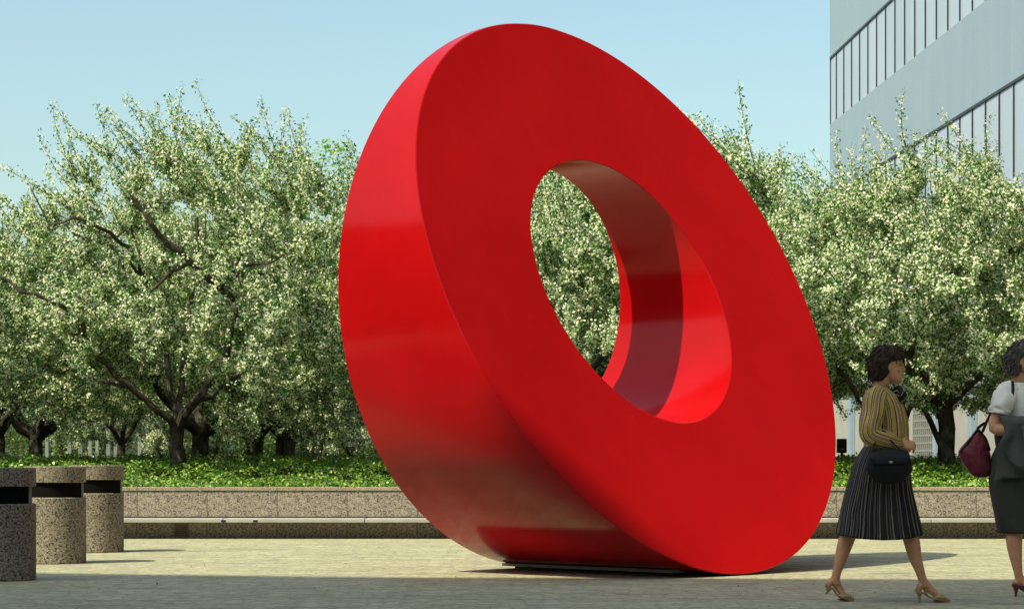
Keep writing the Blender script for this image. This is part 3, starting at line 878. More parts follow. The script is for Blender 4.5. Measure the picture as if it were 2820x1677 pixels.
def cloth(name, c, rough=0.8, var=0.12, bump=0.5):
    t = NT(name)
    f = t.noise(t.coord(), 7, 5, 0.6)
    t.color(t.ramp(f, [(0.3, tuple(x * (1 - var) for x in c)), (0.7, tuple(x * (1 + var) for x in c))]))
    t.bump(t.noise(t.coord('Object', (1, 1, 0.6)), 11, 5, 0.6), bump, 0.03)
    return t.set(rough, 0.2)
M['white_cloth'] = cloth('white_blouse_fabric', (0.76, 0.75, 0.72))
M['charcoal'] = cloth('charcoal_skirt_fabric', (0.045, 0.047, 0.045))
M['grey_cloth'] = cloth('grey_jacket_fabric', (0.075, 0.083, 0.083))
M['black_leather'] = cloth('black_leather', (0.009, 0.009, 0.011), 0.5, 0.2, 0.4)
M['red_leather'] = cloth('dark_red_leather', (0.15, 0.028, 0.045), 0.3, 0.2, 0.6)
M['gold_leather'] = plain('gold_tan_shoe_leather', (0.36, 0.25, 0.09), 0.4, 0.5)
M['brown_leather'] = plain('oxblood_shoe_leather', (0.12, 0.028, 0.028), 0.3, 0.5)
M['sole'] = plain('dark_shoe_sole', (0.03, 0.022, 0.015), 0.7, 0.3)

def catmull(P_, k):
    P_ = np.asarray(P_, float)
    if len(P_) < 3: 
        f = np.linspace(0, 1, k + 1)[:, None]
        return P_[0] * (1 - f) + P_[1] * f
    Q = np.vstack([2 * P_[0] - P_[1], P_, 2 * P_[-1] - P_[-2]])
    out = []
    for i in range(1, len(Q) - 2):
        for q in range(k):
            t_ = q / k
            a, b_, c_, d = Q[i - 1], Q[i], Q[i + 1], Q[i + 2]
            out.append(0.5 * (2 * b_ + (c_ - a) * t_ + (2 * a - 5 * b_ + 4 * c_ - d) * t_ ** 2 + (3 * b_ - a - 3 * c_ + d) * t_ ** 3))
    out.append(Q[-2])
    return np.array(out)

def rings_to_geo(Rg, cap=True):
    K, Nn = Rg.shape[:2]
    V = Rg.reshape(-1, 3).tolist(); F = []
    for k in range(K - 1):
        for i in range(Nn):
            j = (i + 1) % Nn
            F.append((k * Nn + i, k * Nn + j, (k + 1) * Nn + j, (k + 1) * Nn + i))
    if cap:
        a = len(V); V.append(Rg[0].mean(0).tolist()); V.append(Rg[-1].mean(0).tolist())
        for i in range(Nn):
            j = (i + 1) % Nn
            F.append((a, j, i)); F.append((a + 1, (K - 1) * Nn + i, (K - 1) * Nn + j))
    return V, F

def limb_rings(pts, rad, hint=(0, 1, 0), Nn=16, k=4, round_ends=True):
    """rad: list of r or (r_side, r_other)."""
    rr = np.array([(r_, r_) if np.isscalar(r_) else r_ for r_ in rad], float)
    A = catmull(np.hstack([np.asarray(pts, float), rr]), k)
    C, R2 = A[:, :3], np.maximum(A[:, 3:], 0.001)
    if round_ends:
        t0 = unit((C[0] - C[1])[None])[0]; t1 = unit((C[-1] - C[-2])[None])[0]
        r0, r1 = R2[0].min(), R2[-1].min()
        C = np.vstack([C[0] + t0 * r0 * 0.95, C[0] + t0 * r0 * 0.6, C, C[-1] + t1 * r1 * 0.6, C[-1] + t1 * r1 * 0.95])
        R2 = np.vstack([R2[0] * 0.3, R2[0] * 0.8, R2, R2[-1] * 0.8, R2[-1] * 0.3])
    T = unit(np.gradient(C, axis=0))
    h = np.asarray(hint, float)[None]
    S = unit(h - T * (T @ h[0])[:, None]); U = np.cross(T, S)
    a = np.linspace(0, 2 * PI, Nn, endpoint=False)
    return C[:, None] + R2[:, None, 0:1] * np.cos(a)[None, :, None] * S[:, None] + R2[:, None, 1:2] * np.sin(a)[None, :, None] * U[:, None]

def limb(pts, rad, hint=(0, 1, 0), Nn=16, k=4):
    return rings_to_geo(limb_rings(pts, rad, hint, Nn, k))

def h_rings(spec, Nn=40, k=4, cy=0.0, power=1.0):
    """horizontal rings: (z, x_back, x_front, half_width)"""
    A = catmull(np.asarray(spec, float), k)
    a = np.linspace(0, 2 * PI, Nn, endpoint=False)
    ca, sa = np.cos(a), np.sin(a)
    cxs = (A[:, 1] + A[:, 2]) / 2; rx = np.maximum((A[:, 2] - A[:, 1]) / 2, 0.002)
    pw = lambda v: np.sign(v) * np.abs(v) ** power
    X = cxs[:, None] + rx[:, None] * pw(ca)[None]; Y = cy + np.maximum(A[:, 3], 0.002)[:, None] * pw(sa)[None]
    Z = np.repeat(A[:, 0][:, None], Nn, 1)
    return np.stack([X, Y, Z], -1)

def blob(c, r3, Nn=14):
    ph = np.linspace(-PI / 2 * 0.96, PI / 2 * 0.96, 9)
    a = np.linspace(0, 2 * PI, Nn, endpoint=False)
    R_ = np.stack([np.cos(ph)[:, None] * np.cos(a)[None] * r3[0] + c[0], np.cos(ph)[:, None] * np.sin(a)[None] * r3[1] + c[1], np.repeat((np.sin(ph) * r3[2] + c[2])[:, None], Nn, 1)], -1)
    return rings_to_geo(R_)

def merge(geos):
    V, F = [], []
    for v, f in geos:
        k = len(V); V += [tuple(x) for x in v]; F += [tuple(i + k for i in q) for q in f]
    return V, F

def fused(name, geos, mat, parent, voxel=0.006, smooth_it=4):
    V, F = merge(geos)
    o = mesh_obj('tmp_body', V, F, [mat])
    m = o.modifiers.new('r', 'REMESH'); m.mode = 'VOXEL'; m.voxel_size = voxel; m.use_smooth_shade = True
    s = o.modifiers.new('s', 'SMOOTH'); s.factor = 0.5; s.iterations = smooth_it
    dg = bpy.context.evaluated_depsgraph_get()
    me = bpy.data.meshes.new_from_object(o.evaluated_get(dg))
    me.name = name
    old = o.data
    bpy.data.objects.remove(o); bpy.data.meshes.remove(old)
    if not me.materials: me.materials.append(mat)
    me.polygons.foreach_set('use_smooth', np.ones(len(me.polygons), dtype=bool))
    return link(name, me, parent)

def uv_loft(name, Rg, mat, parent, cap=False, u_rep=1.0):
    """smooth loft with a UV map (u round the ring, v along it)."""
    K, Nn = Rg.shape[:2]
    R2 = np.concatenate([Rg, Rg[:, :1]], 1); W = Nn + 1
    F = [(k * W + i, k * W + i + 1, (k + 1) * W + i + 1, (k + 1) * W + i) for k in range(K - 1) for i in range(Nn)]
    V = R2.reshape(-1, 3)
    me = bpy.data.meshes.new(name)
    me.from_pydata(V.tolist(), [], F)
    uvl = me.uv_layers.new(name='UVMap')
    idx = np.empty(len(me.loops), np.int32); me.loops.foreach_get('vertex_index', idx)
    uvs = np.stack([(idx % W) / Nn * u_rep, (idx // W) / max(1, K - 1)], 1)
    uvl.data.foreach_set('uv', uvs.astype(np.float32).ravel())
    me.materials.append(mat)
    me.polygons.foreach_set('use_smooth', np.ones(len(me.polygons), dtype=bool))
    me.update()
    return link(name, me, parent)

def smooth_obj(name, geo, mat, parent):
    return mesh_obj(name, geo[0], geo[1], [mat], parent, smooth=True)

def hand_geo(wrist, d, nrm, thumb_sign, curl=0.5, sc=1.0):
    """palm + four unequal bent fingers + thumb. d: pointing direction, nrm: palm normal (fingers curl towards it)."""
    d = unit(np.asarray(d, float)[None])[0]; nrm = np.asarray(nrm, float); nrm = unit((nrm - d * (nrm @ d))[None])[0]
    s = np.cross(d, nrm) * thumb_sign            # towards the thumb side
    w = np.asarray(wrist, float)
    g_ = [limb([w - d * 0.02 * sc, w + d * 0.02 * sc, w + d * 0.055 * sc, w + d * 0.088 * sc], [(0.024 * sc, 0.019 * sc), (0.031 * sc, 0.017 * sc), (0.039 * sc, 0.015 * sc), (0.037 * sc, 0.012 * sc)], hint=s)]
    for q, (off, L, r_) in enumerate([(0.028, 0.072, 0.0092), (0.0095, 0.080, 0.0095), (-0.0095, 0.074, 0.009), (-0.028, 0.058, 0.008)]):
        p = w + d * 0.080 * sc + s * off * sc; pts = [p - d * 0.015 * sc, p]; ang = 0.0
        for seg, fr in enumerate((0.45, 0.32, 0.23)):
            ang += curl * (0.75 if seg == 0 else 0.95) + 0.04 * q
            pts.append(pts[-1] + (d * math.cos(ang) + nrm * math.sin(ang) + s * off * 0.8) * L * fr * sc)
        g_.append(limb(pts, [r_ * sc * 1.05, r_ * sc, r_ * sc * 0.95, r_ * sc * 0.88, r_ * sc * 0.72], hint=s, Nn=10, k=3))
    p = w + d * 0.022 * sc + s * 0.026 * sc
    pts = [p, p + (d * 0.55 + s * 0.75 + nrm * 0.25) * 0.034 * sc, p + (d * 1.25 + s * 1.05 + nrm * 0.75) * 0.034 * sc, p + (d * 1.95 + s * 0.95 + nrm * 1.3) * 0.032 * sc]
    g_.append(limb(pts, [0.0135 * sc, 0.0125 * sc, 0.0105 * sc, 0.0082 * sc], hint=s, Nn=10, k=3))
    return g_

def head_geo(c, sc=1.0):
    """head in profile, face towards +x; c = centre of the skull at eye height."""
    spec = [(-0.118, 0.010, 0.082, 0.022), (-0.108, -0.005, 0.097, 0.036), (-0.085, -0.03, 0.100, 0.050), (-0.060, -0.055, 0.102, 0.058), (-0.030, -0.078, 0.100, 0.064),
            (0.0, -0.090, 0.096, 0.069), (0.03, -0.096, 0.104, 0.073), (0.065, -0.094, 0.098, 0.073), (0.095, -0.080, 0.078, 0.062), (0.115, -0.05, 0.045, 0.04), (0.122, -0.02, 0.015, 0.015)]
    R_ = h_rings(spec, 36, 4)
    G = [rings_to_geo(R_),
         limb([(0.094, 0, 0.012), (0.108, 0, -0.010), (0.118, 0, -0.032), (0.112, 0, -0.041)], [(0.008, 0.010), (0.010, 0.011), (0.013, 0.011), (0.013, 0.008)]),   # nose
         blob((0.100, 0, -0.068), (0.014, 0.026, 0.006)), blob((0.098, 0, -0.079), (0.014, 0.023, 0.006)),                                                            # lips
         blob((0.085, 0, -0.108), (0.022, 0.024, 0.017)),                                                                                                              # chin
         blob((0.090, 0.034, 0.020), (0.013, 0.026, 0.008)), blob((0.090, -0.034, 0.020), (0.013, 0.026, 0.008)),                                                     # brows
         blob((0.072, 0.043, -0.028), (0.024, 0.020, 0.022)), blob((0.072, -0.043, -0.028), (0.024, 0.020, 0.022)),                                                   # cheeks
         blob((-0.002, 0.074, -0.012), (0.018, 0.008, 0.030)), blob((-0.002, -0.074, -0.012), (0.018, 0.008, 0.030))]                                                 # ears
    out = []
    for v, f in G:
        out.append(([(c[0] + sc * p[0], c[1] + sc * p[1], c[2] + sc * p[2]) for p in v], f))
    return out
def face_parts(c, parent, sc=1.0):
    for s in (-1, 1):
        e = smooth_obj('eye', blob((c[0] + 0.083 * sc, c[1] + s * 0.034 * sc, c[2] - 0.001 * sc), (0.0105 * sc, 0.0115 * sc, 0.0048 * sc)), M['eye_white'], parent)
        smooth_obj('iris', blob((c[0] + 0.093 * sc, c[1] + s * 0.034 * sc, c[2] - 0.001 * sc), (0.0045 * sc, 0.006 * sc, 0.0055 * sc)), M['iris'], e)
    smooth_obj('lips', merge([blob((c[0] + 0.103 * sc, c[1], c[2] - 0.0685 * sc), (0.0135 * sc, 0.023 * sc, 0.005 * sc)), blob((c[0] + 0.101 * sc, c[1], c[2] - 0.0785 * sc), (0.0135 * sc, 0.020 * sc, 0.005 * sc))]), M['lip'], parent)
def hair_piece(name, spec, c, mat, parent, amp=0.006, freq=9, seed=0, locks=300, curl=0.12):
    R_ = h_rings(spec, 56, 5)
    g = np.random.default_rng(seed)
    K, Nn = R_.shape[:2]
    a = np.linspace(0, 2 * PI, Nn, endpoint=False)[None]; zz = np.linspace(0, 1, K)[:, None]
    ctr = R_.mean(1, keepdims=True)
    d = amp * (np.sin(freq * a + 7 * zz + 1.5 * np.sin(3 * a)) + 0.7 * np.sin((freq * 1.7) * a - 11 * zz + 2) + 0.5 * np.sin(23 * zz + 4 * a))
    R_ = R_ + unit(R_ - ctr) * d[..., None]
    v, f = rings_to_geo(R_)
    v = [(p[0] + c[0], p[1] + c[1], p[2] + c[2]) for p in v]
    o = fused(name, [(v, f)], mat, parent, 0.006, 2)
    # loose locks over the shell
    me = o.data
    co = np.empty(len(me.vertices) * 3, np.float32); me.vertices.foreach_get('co', co); co = co.reshape(-1, 3)
    nv = np.empty(len(me.vertices) * 3, np.float32); me.vertices.foreach_get('normal', nv); nv = nv.reshape(-1, 3)
    geos = []
    cw = np.array(c)
    for q in g.integers(0, len(co), locks):
        p, nn = co[q].astype(float), nv[q].astype(float)
        if nn[2] < -0.3: continue
        fl = np.array([-0.75, 0, -1.0]) + g.standard_normal(3) * 0.45
        if p[2] - c[2] > 0.03 and p[0] - c[0] > 0.02: fl = np.array([0.45, 0, -0.8]) + g.standard_normal(3) * 0.35
        fl = unit((fl - nn * (fl @ nn))[None])[0]
        L = g.uniform(0.03, 0.065) * (0.45 if p[0] - c[0] > 0.07 else 1.0)
        cu = g.uniform(-1, 1) * curl
        sd = np.cross(fl, nn)
        pts = [p - nn * 0.004, p + fl * L * 0.4 + nn * 0.004 + sd * cu * L * 0.25, p + fl * L * 0.8 + nn * 0.003 - sd * cu * L * 0.1, p + fl * L + nn * g.uniform(-0.004, 0.002)]
        geos.append(limb(pts, [0.0040, 0.0044, 0.0032, 0.0010], hint=sd, Nn=6, k=2))
    V_, F_ = merge(geos)
    smooth_obj('hair_locks', (V_, F_), mat, o)['kind'] = 'stuff'
    return o

def heel_shoe(parent, heel, ball, toe, spike, y, w, mat, closed=False, strap=None):
    """heel/ball/toe: (x,z) of the underside of the foot; spike: (x,z) of the heel tip."""
    hx, hz = heel; bx, bz = ball; tx, tz = toe
    top = limb([(hx - 0.012, y, hz), (hx + 0.03, y, hz - 0.004), ((hx * 0.5 + bx * 0.5), y, hz * 0.42 + bz * 0.58), (bx, y, bz), (tx, y, tz)],
               [(0.026 * w, 0.007), (0.029 * w, 0.007), (0.024 * w, 0.007), (0.038 * w, 0.0075), (0.026 * w, 0.006)], Nn=18)
    geos = [top]
    if closed:
        geos.append(limb([(hx - 0.004, y, hz + 0.022), (hx + 0.05, y, hz + 0.012), ((hx + bx) / 2 + 0.01, y, (hz + bz) / 2 + 0.012), (bx, y, bz + 0.022), (tx - 0.006, y, tz + 0.012)],
                         [(0.033 * w, 0.024), (0.033 * w, 0.018), (0.034 * w, 0.017), (0.041 * w, 0.023), (0.026 * w, 0.011)], Nn=18))
    else:
        geos.append(limb([(bx - 0.022, y, bz + 0.022), (bx + 0.006, y, bz + 0.020), (bx + 0.026, y, bz + 0.016)], [(0.042 * w, 0.026), (0.042 * w, 0.023), (0.039 * w, 0.018)], Nn=18))
        geos.append(limb([(hx - 0.02, y, hz + 0.012), (hx - 0.014, y, hz + 0.028)], [(0.024, 0.008), (0.022, 0.006)]))
    sh = fused('shoe', geos, mat, parent, 0.0035, 2)
    smooth_obj('heel', limb([(hx + 0.002, y, hz - 0.004), (hx * 0.6 + spike[0] * 0.4 + 0.003, y, hz * 0.6 + spike[1] * 0.4), (spike[0], y, spike[1] + 0.008)], [(0.021, 0.020), (0.012, 0.012), (0.008, 0.008)], hint=(0, 1, 0), Nn=12), mat, sh)
    smooth_obj('outsole', limb([(bx - 0.045, y, bz - 0.004), (bx, y, bz - 0.0075), (tx + 0.004, y, tz - 0.006)], [(0.034 * w, 0.004), (0.039 * w, 0.004), (0.028 * w, 0.0035)], Nn=16), M['sole'], sh)
    if strap is not None:
        (cx_, cz_), rx_, rz_tilt = strap
        a = np.linspace(0, 2 * PI, 25)
        pts = [(cx_ + rx_ * math.cos(q), y + 0.037 * math.sin(q), cz_ + rz_tilt * math.cos(q)) for q in a]
        smooth_obj('ankle_strap', limb(pts, [(0.0045, 0.0035)] * len(pts), hint=(0, 0, 1), Nn=8, k=1), mat, sh)
        for s in (-1, 1):
            smooth_obj('side_strap', limb([(cx_ - 0.004, y + s * 0.036, cz_), (cx_ - 0.002, y + s * 0.037, (cz_ + hz) / 2), (cx_ + 0.012, y + s * 0.033, (hz * 0.72 + bz * 0.28))], [(0.004, 0.003)] * 3, hint=(1, 0, 0), Nn=8), mat, sh)
    return sh

# ---------- person walking past the ring: striped blouse and dark striped skirt
ZP1 = 16.55
p1 = tag(empty('person', ((2200 + 450 * 0.5236 - 1410) * ZP1 / 6600, ZP1, 0)), 'person with short dark hair in a tan striped blouse and dark striped skirt striding right', 'person', 'people walking past the ring')
HC = (0.018, 0.0, 1.632)
geos = head_geo(HC, 1.0)
geos += [limb([(-0.045, 0, 1.40), (-0.036, 0, 1.47), (-0.018, 0, 1.53), (-0.004, 0, 1.60)], [(0.075, 0.062), (0.056, 0.056), (0.052, 0.056), (0.05, 0.06)])]
geos += [rings_to_geo(h_rings([(0.86, -0.13, 0.11, 0.165), (0.98, -0.13, 0.11, 0.165), (1.10, -0.095, 0.10, 0.125), (1.22, -0.105, 0.115, 0.145), (1.34, -0.11, 0.10, 0.155), (1.43, -0.095, 0.04, 0.15), (1.46, -0.08, 0.01, 0.09)], 32))]
# arms
ra = [(-0.075, -0.150, 1.415), (-0.10, -0.195, 1.30), (-0.125, -0.225, 1.185), (-0.02, -0.215, 1.130), (0.085, -0.165, 1.090)]
la = [(-0.04, 0.150, 1.415), (-0.06, 0.195, 1.30), (-0.075, 0.215, 1.185), (0.02, 0.165, 1.12), (0.105, 0.055, 1.080)]
for arm in (ra, la):
    geos.append(limb(arm, [0.052, 0.046, 0.040, 0.036, 0.026]))
geos += hand_geo(ra[-1], (0.94, 0.22, -0.12), (0.15, 0.85, -0.45), 1, 0.62)
geos += hand_geo(la[-1], (0.62, -0.78, 0.02), (-0.6, -0.35, -0.75), -1, 0.6)
# legs: front (near) and rear
geos.append(limb([(0.02, -0.070, 0.93), (0.07, -0.062, 0.72), (0.145, -0.062, 0.51), (0.176, -0.075, 0.42), (0.198, -0.072, 0.32), (0.234, -0.07, 0.215), (0.258, -0.07, 0.135)], [0.088, 0.076, 0.055, 0.056, 0.047, 0.0325, 0.029]))
geos.append(limb([(0.255, -0.07, 0.15), (0.285, -0.07, 0.108), (0.330, -0.07, 0.07), (0.372, -0.07, 0.036), (0.425, -0.07, 0.026)], [(0.028, 0.030), (0.030, 0.030), (0.034, 0.024), (0.038, 0.017), (0.028, 0.012)]))
geos.append(limb([(0.256, -0.07, 0.14), (0.232, -0.07, 0.105), (0.226, -0.07, 0.088)], [(0.026, 0.027), (0.027, 0.024), (0.024, 0.018)]))
geos.append(limb([(-0.02, 0.085, 0.93), (-0.11, 0.085, 0.72), (-0.215, 0.078, 0.51), (-0.25, 0.075, 0.43), (-0.283, 0.072, 0.325), (-0.317, 0.07, 0.21), (-0.330, 0.07, 0.14)], [0.088, 0.076, 0.055, 0.056, 0.047, 0.0325, 0.029]))
geos.append(limb([(-0.332, 0.07, 0.155), (-0.318, 0.07, 0.118), (-0.292, 0.07, 0.074), (-0.262, 0.07, 0.036), (-0.212, 0.07, 0.026)], [(0.028, 0.030), (0.030, 0.030), (0.034, 0.024), (0.038, 0.017), (0.028, 0.012)]))
geos.append(limb([(-0.335, 0.07, 0.155), (-0.368, 0.07, 0.128), (-0.378, 0.07, 0.110)], [(0.026, 0.027), (0.027, 0.024), (0.024, 0.018)]))
body = fused('body', geos, M['skin'], p1, 0.0062, 2)
face_parts(HC, p1)
hair_piece('hair', [(-0.108, -0.098, -0.030, 0.066), (-0.085, -0.116, -0.012, 0.078), (-0.05, -0.126, 0.012, 0.088), (-0.01, -0.128, 0.030, 0.092), (0.02, -0.126, 0.052, 0.092), (0.036, -0.124, 0.100, 0.091), (0.06, -0.120, 0.128, 0.088), (0.085, -0.108, 0.122, 0.080), (0.11, -0.085, 0.095, 0.066), (0.132, -0.045, 0.055, 0.044), (0.142, -0.015, 0.02, 0.018)], HC, M['hair_brown'], p1, 0.005, 6, 3)
# blouse
tr = h_rings([(1.015, -0.125, 0.150, 0.165), (1.06, -0.140, 0.165, 0.178), (1.13, -0.135, 0.168, 0.178), (1.21, -0.135, 0.165, 0.176), (1.29, -0.140, 0.152, 0.180), (1.36, -0.145, 0.130, 0.184), (1.41, -0.142, 0.095, 0.176), (1.445, -0.128, 0.058, 0.140), (1.468, -0.108, 0.032, 0.092), (1.482, -0.096, 0.026, 0.072)], 64, 5)
K, Nn = tr.shape[:2]
aa = np.linspace(0, 2 * PI, Nn, endpoint=False)[None]; zz = np.linspace(0, 1, K)[:, None]
tr[..., :2] *= (1 + 0.018 * np.sin(11 * aa + 3 * zz) * (1 - zz) + 0.012 * np.sin(6 * aa - 14 * zz))[..., None]
uv_loft('blouse', tr, M['blouse'], p1)
def sleeve(pts, rad, mat, nm='sleeve', wr=0.004, u=1.0, seed=0):
    R_ = limb_rings(pts, rad, (0, 1, 0), 28, 7, False)
    K, Nn = R_.shape[:2]
    a = np.linspace(0, 2 * PI, Nn, endpoint=False)[None]; z_ = np.linspace(0, 1, K)[:, None]
    c_ = R_.mean(1, keepdims=True)
    R_ = R_ + unit(R_ - c_) * (wr * (np.sin(5 * a + 9 * z_ + seed) + np.sin(3 * a - 21 * z_) + 0.7 * np.sin(31 * z_ + 2 * a)))[..., None]
    R_ = np.concatenate([R_, (R_[-1:] - c_[-1:]) * 0.86 + c_[-1:]], 0)
    return uv_loft(nm, R_, mat, p1 if mat is M['sleeve'] else p2, u_rep=u)
sleeve([(-0.060, -0.105, 1.445), (-0.082, -0.165, 1.410), (-0.105, -0.198, 1.30), (-0.128, -0.222, 1.200), (-0.118, -0.226, 1.150), (-0.02, -0.216, 1.112), (0.055, -0.182, 1.094), (0.086, -0.166, 1.088)],
       [0.050, 0.074, 0.073, 0.070, 0.072, 0.064, 0.046, 0.033], M['sleeve'], seed=1)
sleeve([(-0.03, 0.105, 1.445), (-0.045, 0.165, 1.410), (-0.062, 0.196, 1.30), (-0.08, 0.215, 1.200), (-0.06, 0.21, 1.15), (0.02, 0.166, 1.112), (0.075, 0.10, 1.09), (0.10, 0.06, 1.08)],
       [0.050, 0.074, 0.073, 0.070, 0.070, 0.060, 0.044, 0.033], M['sleeve'], seed=2)
# skirt with soft pleats, swinging with the stride
sk = h_rings([(1.085, -0.130, 0.135, 0.150), (1.03, -0.165, 0.155, 0.172), (0.95, -0.205, 0.168, 0.192), (0.80, -0.250, 0.178, 0.206), (0.65, -0.285, 0.210, 0.216), (0.54, -0.305, 0.235, 0.228), (0.462, -0.318, 0.248, 0.238)], 144, 6, 0.0, 0.86)
K, Nn = sk.shape[:2]
aa = np.linspace(0, 2 * PI, Nn, endpoint=False)[None]; zz = np.linspace(0, 1, K)[:, None]
c_ = sk.mean(1, keepdims=True)
sk += unit((sk - c_) * np.array([1, 1, 0])) * ((0.003 + 0.013 * zz) * np.sin(24 * aa + 1.2 * np.sin(3 * aa) + 0.8 * zz) + 0.012 * zz * np.sin(5 * aa + 1.0))[..., None]
sk[..., 2] += (-0.028 * zz ** 3) * (1 - ((sk[..., 0] - c_[..., 0]) / 0.28) ** 2)
inner = (sk[-1:] - c_[-1:]) * np.array([0.965, 0.965, 1]) + c_[-1:] + np.array([0, 0, 0.012])
uv_loft('skirt', np.concatenate([sk, inner], 0), M['skirt'], p1)
# neck scarf with a soft bow
band = [(-0.098 + 0.062 * (1 - math.cos(q)), 0.068 * math.sin(q), 1.482 - 0.030 * (1 - math.cos(q)) / 2) for q in np.linspace(0, 2 * PI, 25)]
def scarf_piece(pts, rad, hint=(0, 1, 0)):
    return uv_loft('scarf', limb_rings(pts, rad, hint, 16, 5), M['scarf'], p1)
scarf_piece(band, [(0.013, 0.009)] * 25, (0, 0, 1))
scarf_piece([(0.050, -0.02, 1.440), (0.085, -0.05, 1.462), (0.100, -0.105, 1.440), (0.095, -0.12, 1.395), (0.075, -0.07, 1.405), (0.062, -0.03, 1.425)], [(0.018, 0.012), (0.032, 0.014), (0.034, 0.016), (0.032, 0.016), (0.026, 0.014), (0.016, 0.012)], (0, 0, 1))
scarf_piece([(0.055, 0.01, 1.435), (0.100, 0.03, 1.445), (0.135, 0.05, 1.42), (0.132, 0.03, 1.375), (0.10, 0.0, 1.40)], [(0.018, 0.012), (0.034, 0.015), (0.034, 0.016), (0.032, 0.016), (0.018, 0.012)], (0, 0, 1))
scarf_piece([(0.060, -0.015, 1.43), (0.088, -0.045, 1.38), (0.115, -0.062, 1.30), (0.146, -0.050, 1.20), (0.160, -0.045, 1.12)], [(0.020, 0.012), (0.034, 0.011), (0.032, 0.008), (0.024, 0.006), (0.02, 0.004)])
scarf_piece([(0.065, 0.0, 1.43), (0.112, 0.0, 1.37), (0.145, -0.01, 1.33)], [(0.018, 0.012), (0.034, 0.012), (0.028, 0.008)])
heel_shoe(p1, (0.226, 0.072), (0.372, 0.0165), (0.434, 0.020), (0.229, 0.0), -0.07, 1.0, M['gold_leather'], strap=((0.268, 0.112), 0.034, -0.008))
heel_shoe(p1, (-0.378, 0.094), (-0.262, 0.0165), (-0.208, 0.0165), (-0.392, 0.048), 0.07, 1.0, M['gold_leather'], strap=((-0.325, 0.122), 0.034, -0.010))
# black handbag hanging from the forearm
bag = tag(empty('handbag', p1.location), 'soft black leather handbag hanging from the forearm of the striped blouse person', 'handbag')
bo = fused('bag_body', [limb([(-0.005, -0.285, 0.845), (-0.008, -0.288, 0.90), (-0.010, -0.288, 0.97), (-0.012, -0.285, 1.035)], [(0.105, 0.030), (0.152, 0.050), (0.148, 0.046), (0.125, 0.026)], hint=(1, 0, 0), Nn=28)], M['black_leather'], bag, 0.007, 3)
smooth_obj('flap', limb([(-0.012, -0.300, 1.040), (-0.012, -0.332, 1.0), (-0.010, -0.344, 0.955)], [(0.124, 0.008), (0.135, 0.006), (0.11, 0.005)], hint=(1, 0, 0), Nn=20), M['black_leather'], bag)
smooth_obj('strap', limb([(-0.12, -0.285, 1.02), (-0.105, -0.275, 1.10), (-0.05, -0.255, 1.178), (0.01, -0.275, 1.10), (0.10, -0.285, 1.02)], [(0.010, 0.005)] * 5, hint=(0, 1, 0), Nn=10, k=6), M['black_leather'], bag)
smooth_obj('clasp', blob((-0.010, -0.349, 0.965), (0.012, 0.004, 0.009)), M['steel'], bag)

# ---------- person at the right edge: white blouse, charcoal skirt
ZP2 = 17.2
YAW = math.radians(-38)
p2 = tag(empty('person', ((2200 + 1178 * 0.5236 - 1410) * ZP2 / 6600, ZP2, 0), YAW), 'person with grey curly hair in white short sleeved blouse and charcoal skirt, right edge', 'person', 'people walking past the ring')
cY, sY = math.cos(-YAW), math.sin(-YAW)
def vw(x, y, z): return (x * cY - y * sY, x * sY + y * cY, z)   # view axes -> body axes
HC2 = (0.015, 0.0, 1.690)
geos = head_geo(HC2, 1.03)
geos += [limb([(-0.045, 0, 1.45), (-0.036, 0, 1.52), (-0.018, 0, 1.58), (-0.004, 0, 1.65)], [(0.08, 0.065), (0.060, 0.058), (0.055, 0.058), (0.052, 0.06)])]
geos += [rings_to_geo(h_rings([(0.88, -0.14, 0.12, 0.175), (1.02, -0.14, 0.12, 0.175), (1.15, -0.105, 0.11, 0.14), (1.27, -0.11, 0.125, 0.155), (1.39, -0.115, 0.11, 0.165), (1.48, -0.10, 0.05, 0.16), (1.515, -0.085, 0.02, 0.10)], 32))]
ra = [(-0.03, -0.165, 1.455), vw(-0.195, -0.185, 1.34), vw(-0.238, -0.19, 1.205), vw(-0.12, -0.265, 1.195), vw(0.02, -0.29, 1.20)]
la = [(-0.03, 0.165, 1.455), vw(0.19, 0.15, 1.33), vw(0.215, 0.12, 1.19), vw(0.20, -0.03, 1.15), vw(0.13, -0.16, 1.16)]
for arm in (ra, la):
    geos.append(limb(arm, [0.056, 0.052, 0.046, 0.040, 0.028]))
geos += hand_geo(ra[-1], np.array(vw(0.95, -0.15, 0)), np.array(vw(0.0, 0.6, -0.8)), 1, 0.5)
geos += hand_geo(la[-1], np.array(vw(-0.6, -0.75, 0)), np.array(vw(0.2, -0.3, -0.9)), -1, 0.5)
nl = [vw(-0.055, -0.05, 0.95), vw(-0.065, -0.05, 0.72), vw(-0.072, -0.05, 0.50), vw(-0.074, -0.05, 0.42), vw(-0.066, -0.05, 0.32), vw(-0.048, -0.05, 0.20), vw(-0.036, -0.05, 0.13)]
fl_ = [vw(0.10, 0.06, 0.95), vw(0.13, 0.04, 0.72), vw(0.155, 0.02, 0.50), vw(0.165, 0.02, 0.42), vw(0.178, 0.02, 0.32), vw(0.20, 0.02, 0.20), vw(0.21, 0.02, 0.13)]
for lg in (nl, fl_):
    geos.append(limb(lg, [0.090, 0.078, 0.058, 0.060, 0.050, 0.034, 0.030]))
def foot_pts(ax, ay):
    return [limb([vw(ax, ay, 0.145), vw(ax + 0.03, ay, 0.100), vw(ax + 0.075, ay, 0.062), vw(ax + 0.125, ay, 0.034), vw(ax + 0.18, ay, 0.024)], [(0.028, 0.030), (0.030, 0.030), (0.034, 0.024), (0.038, 0.017), (0.026, 0.011)], hint=vw(0, 1, 0)),
            limb([vw(ax, ay, 0.14), vw(ax - 0.02, ay, 0.10), vw(ax - 0.026, ay, 0.080)], [(0.026, 0.027), (0.027, 0.024), (0.024, 0.018)], hint=vw(0, 1, 0))]
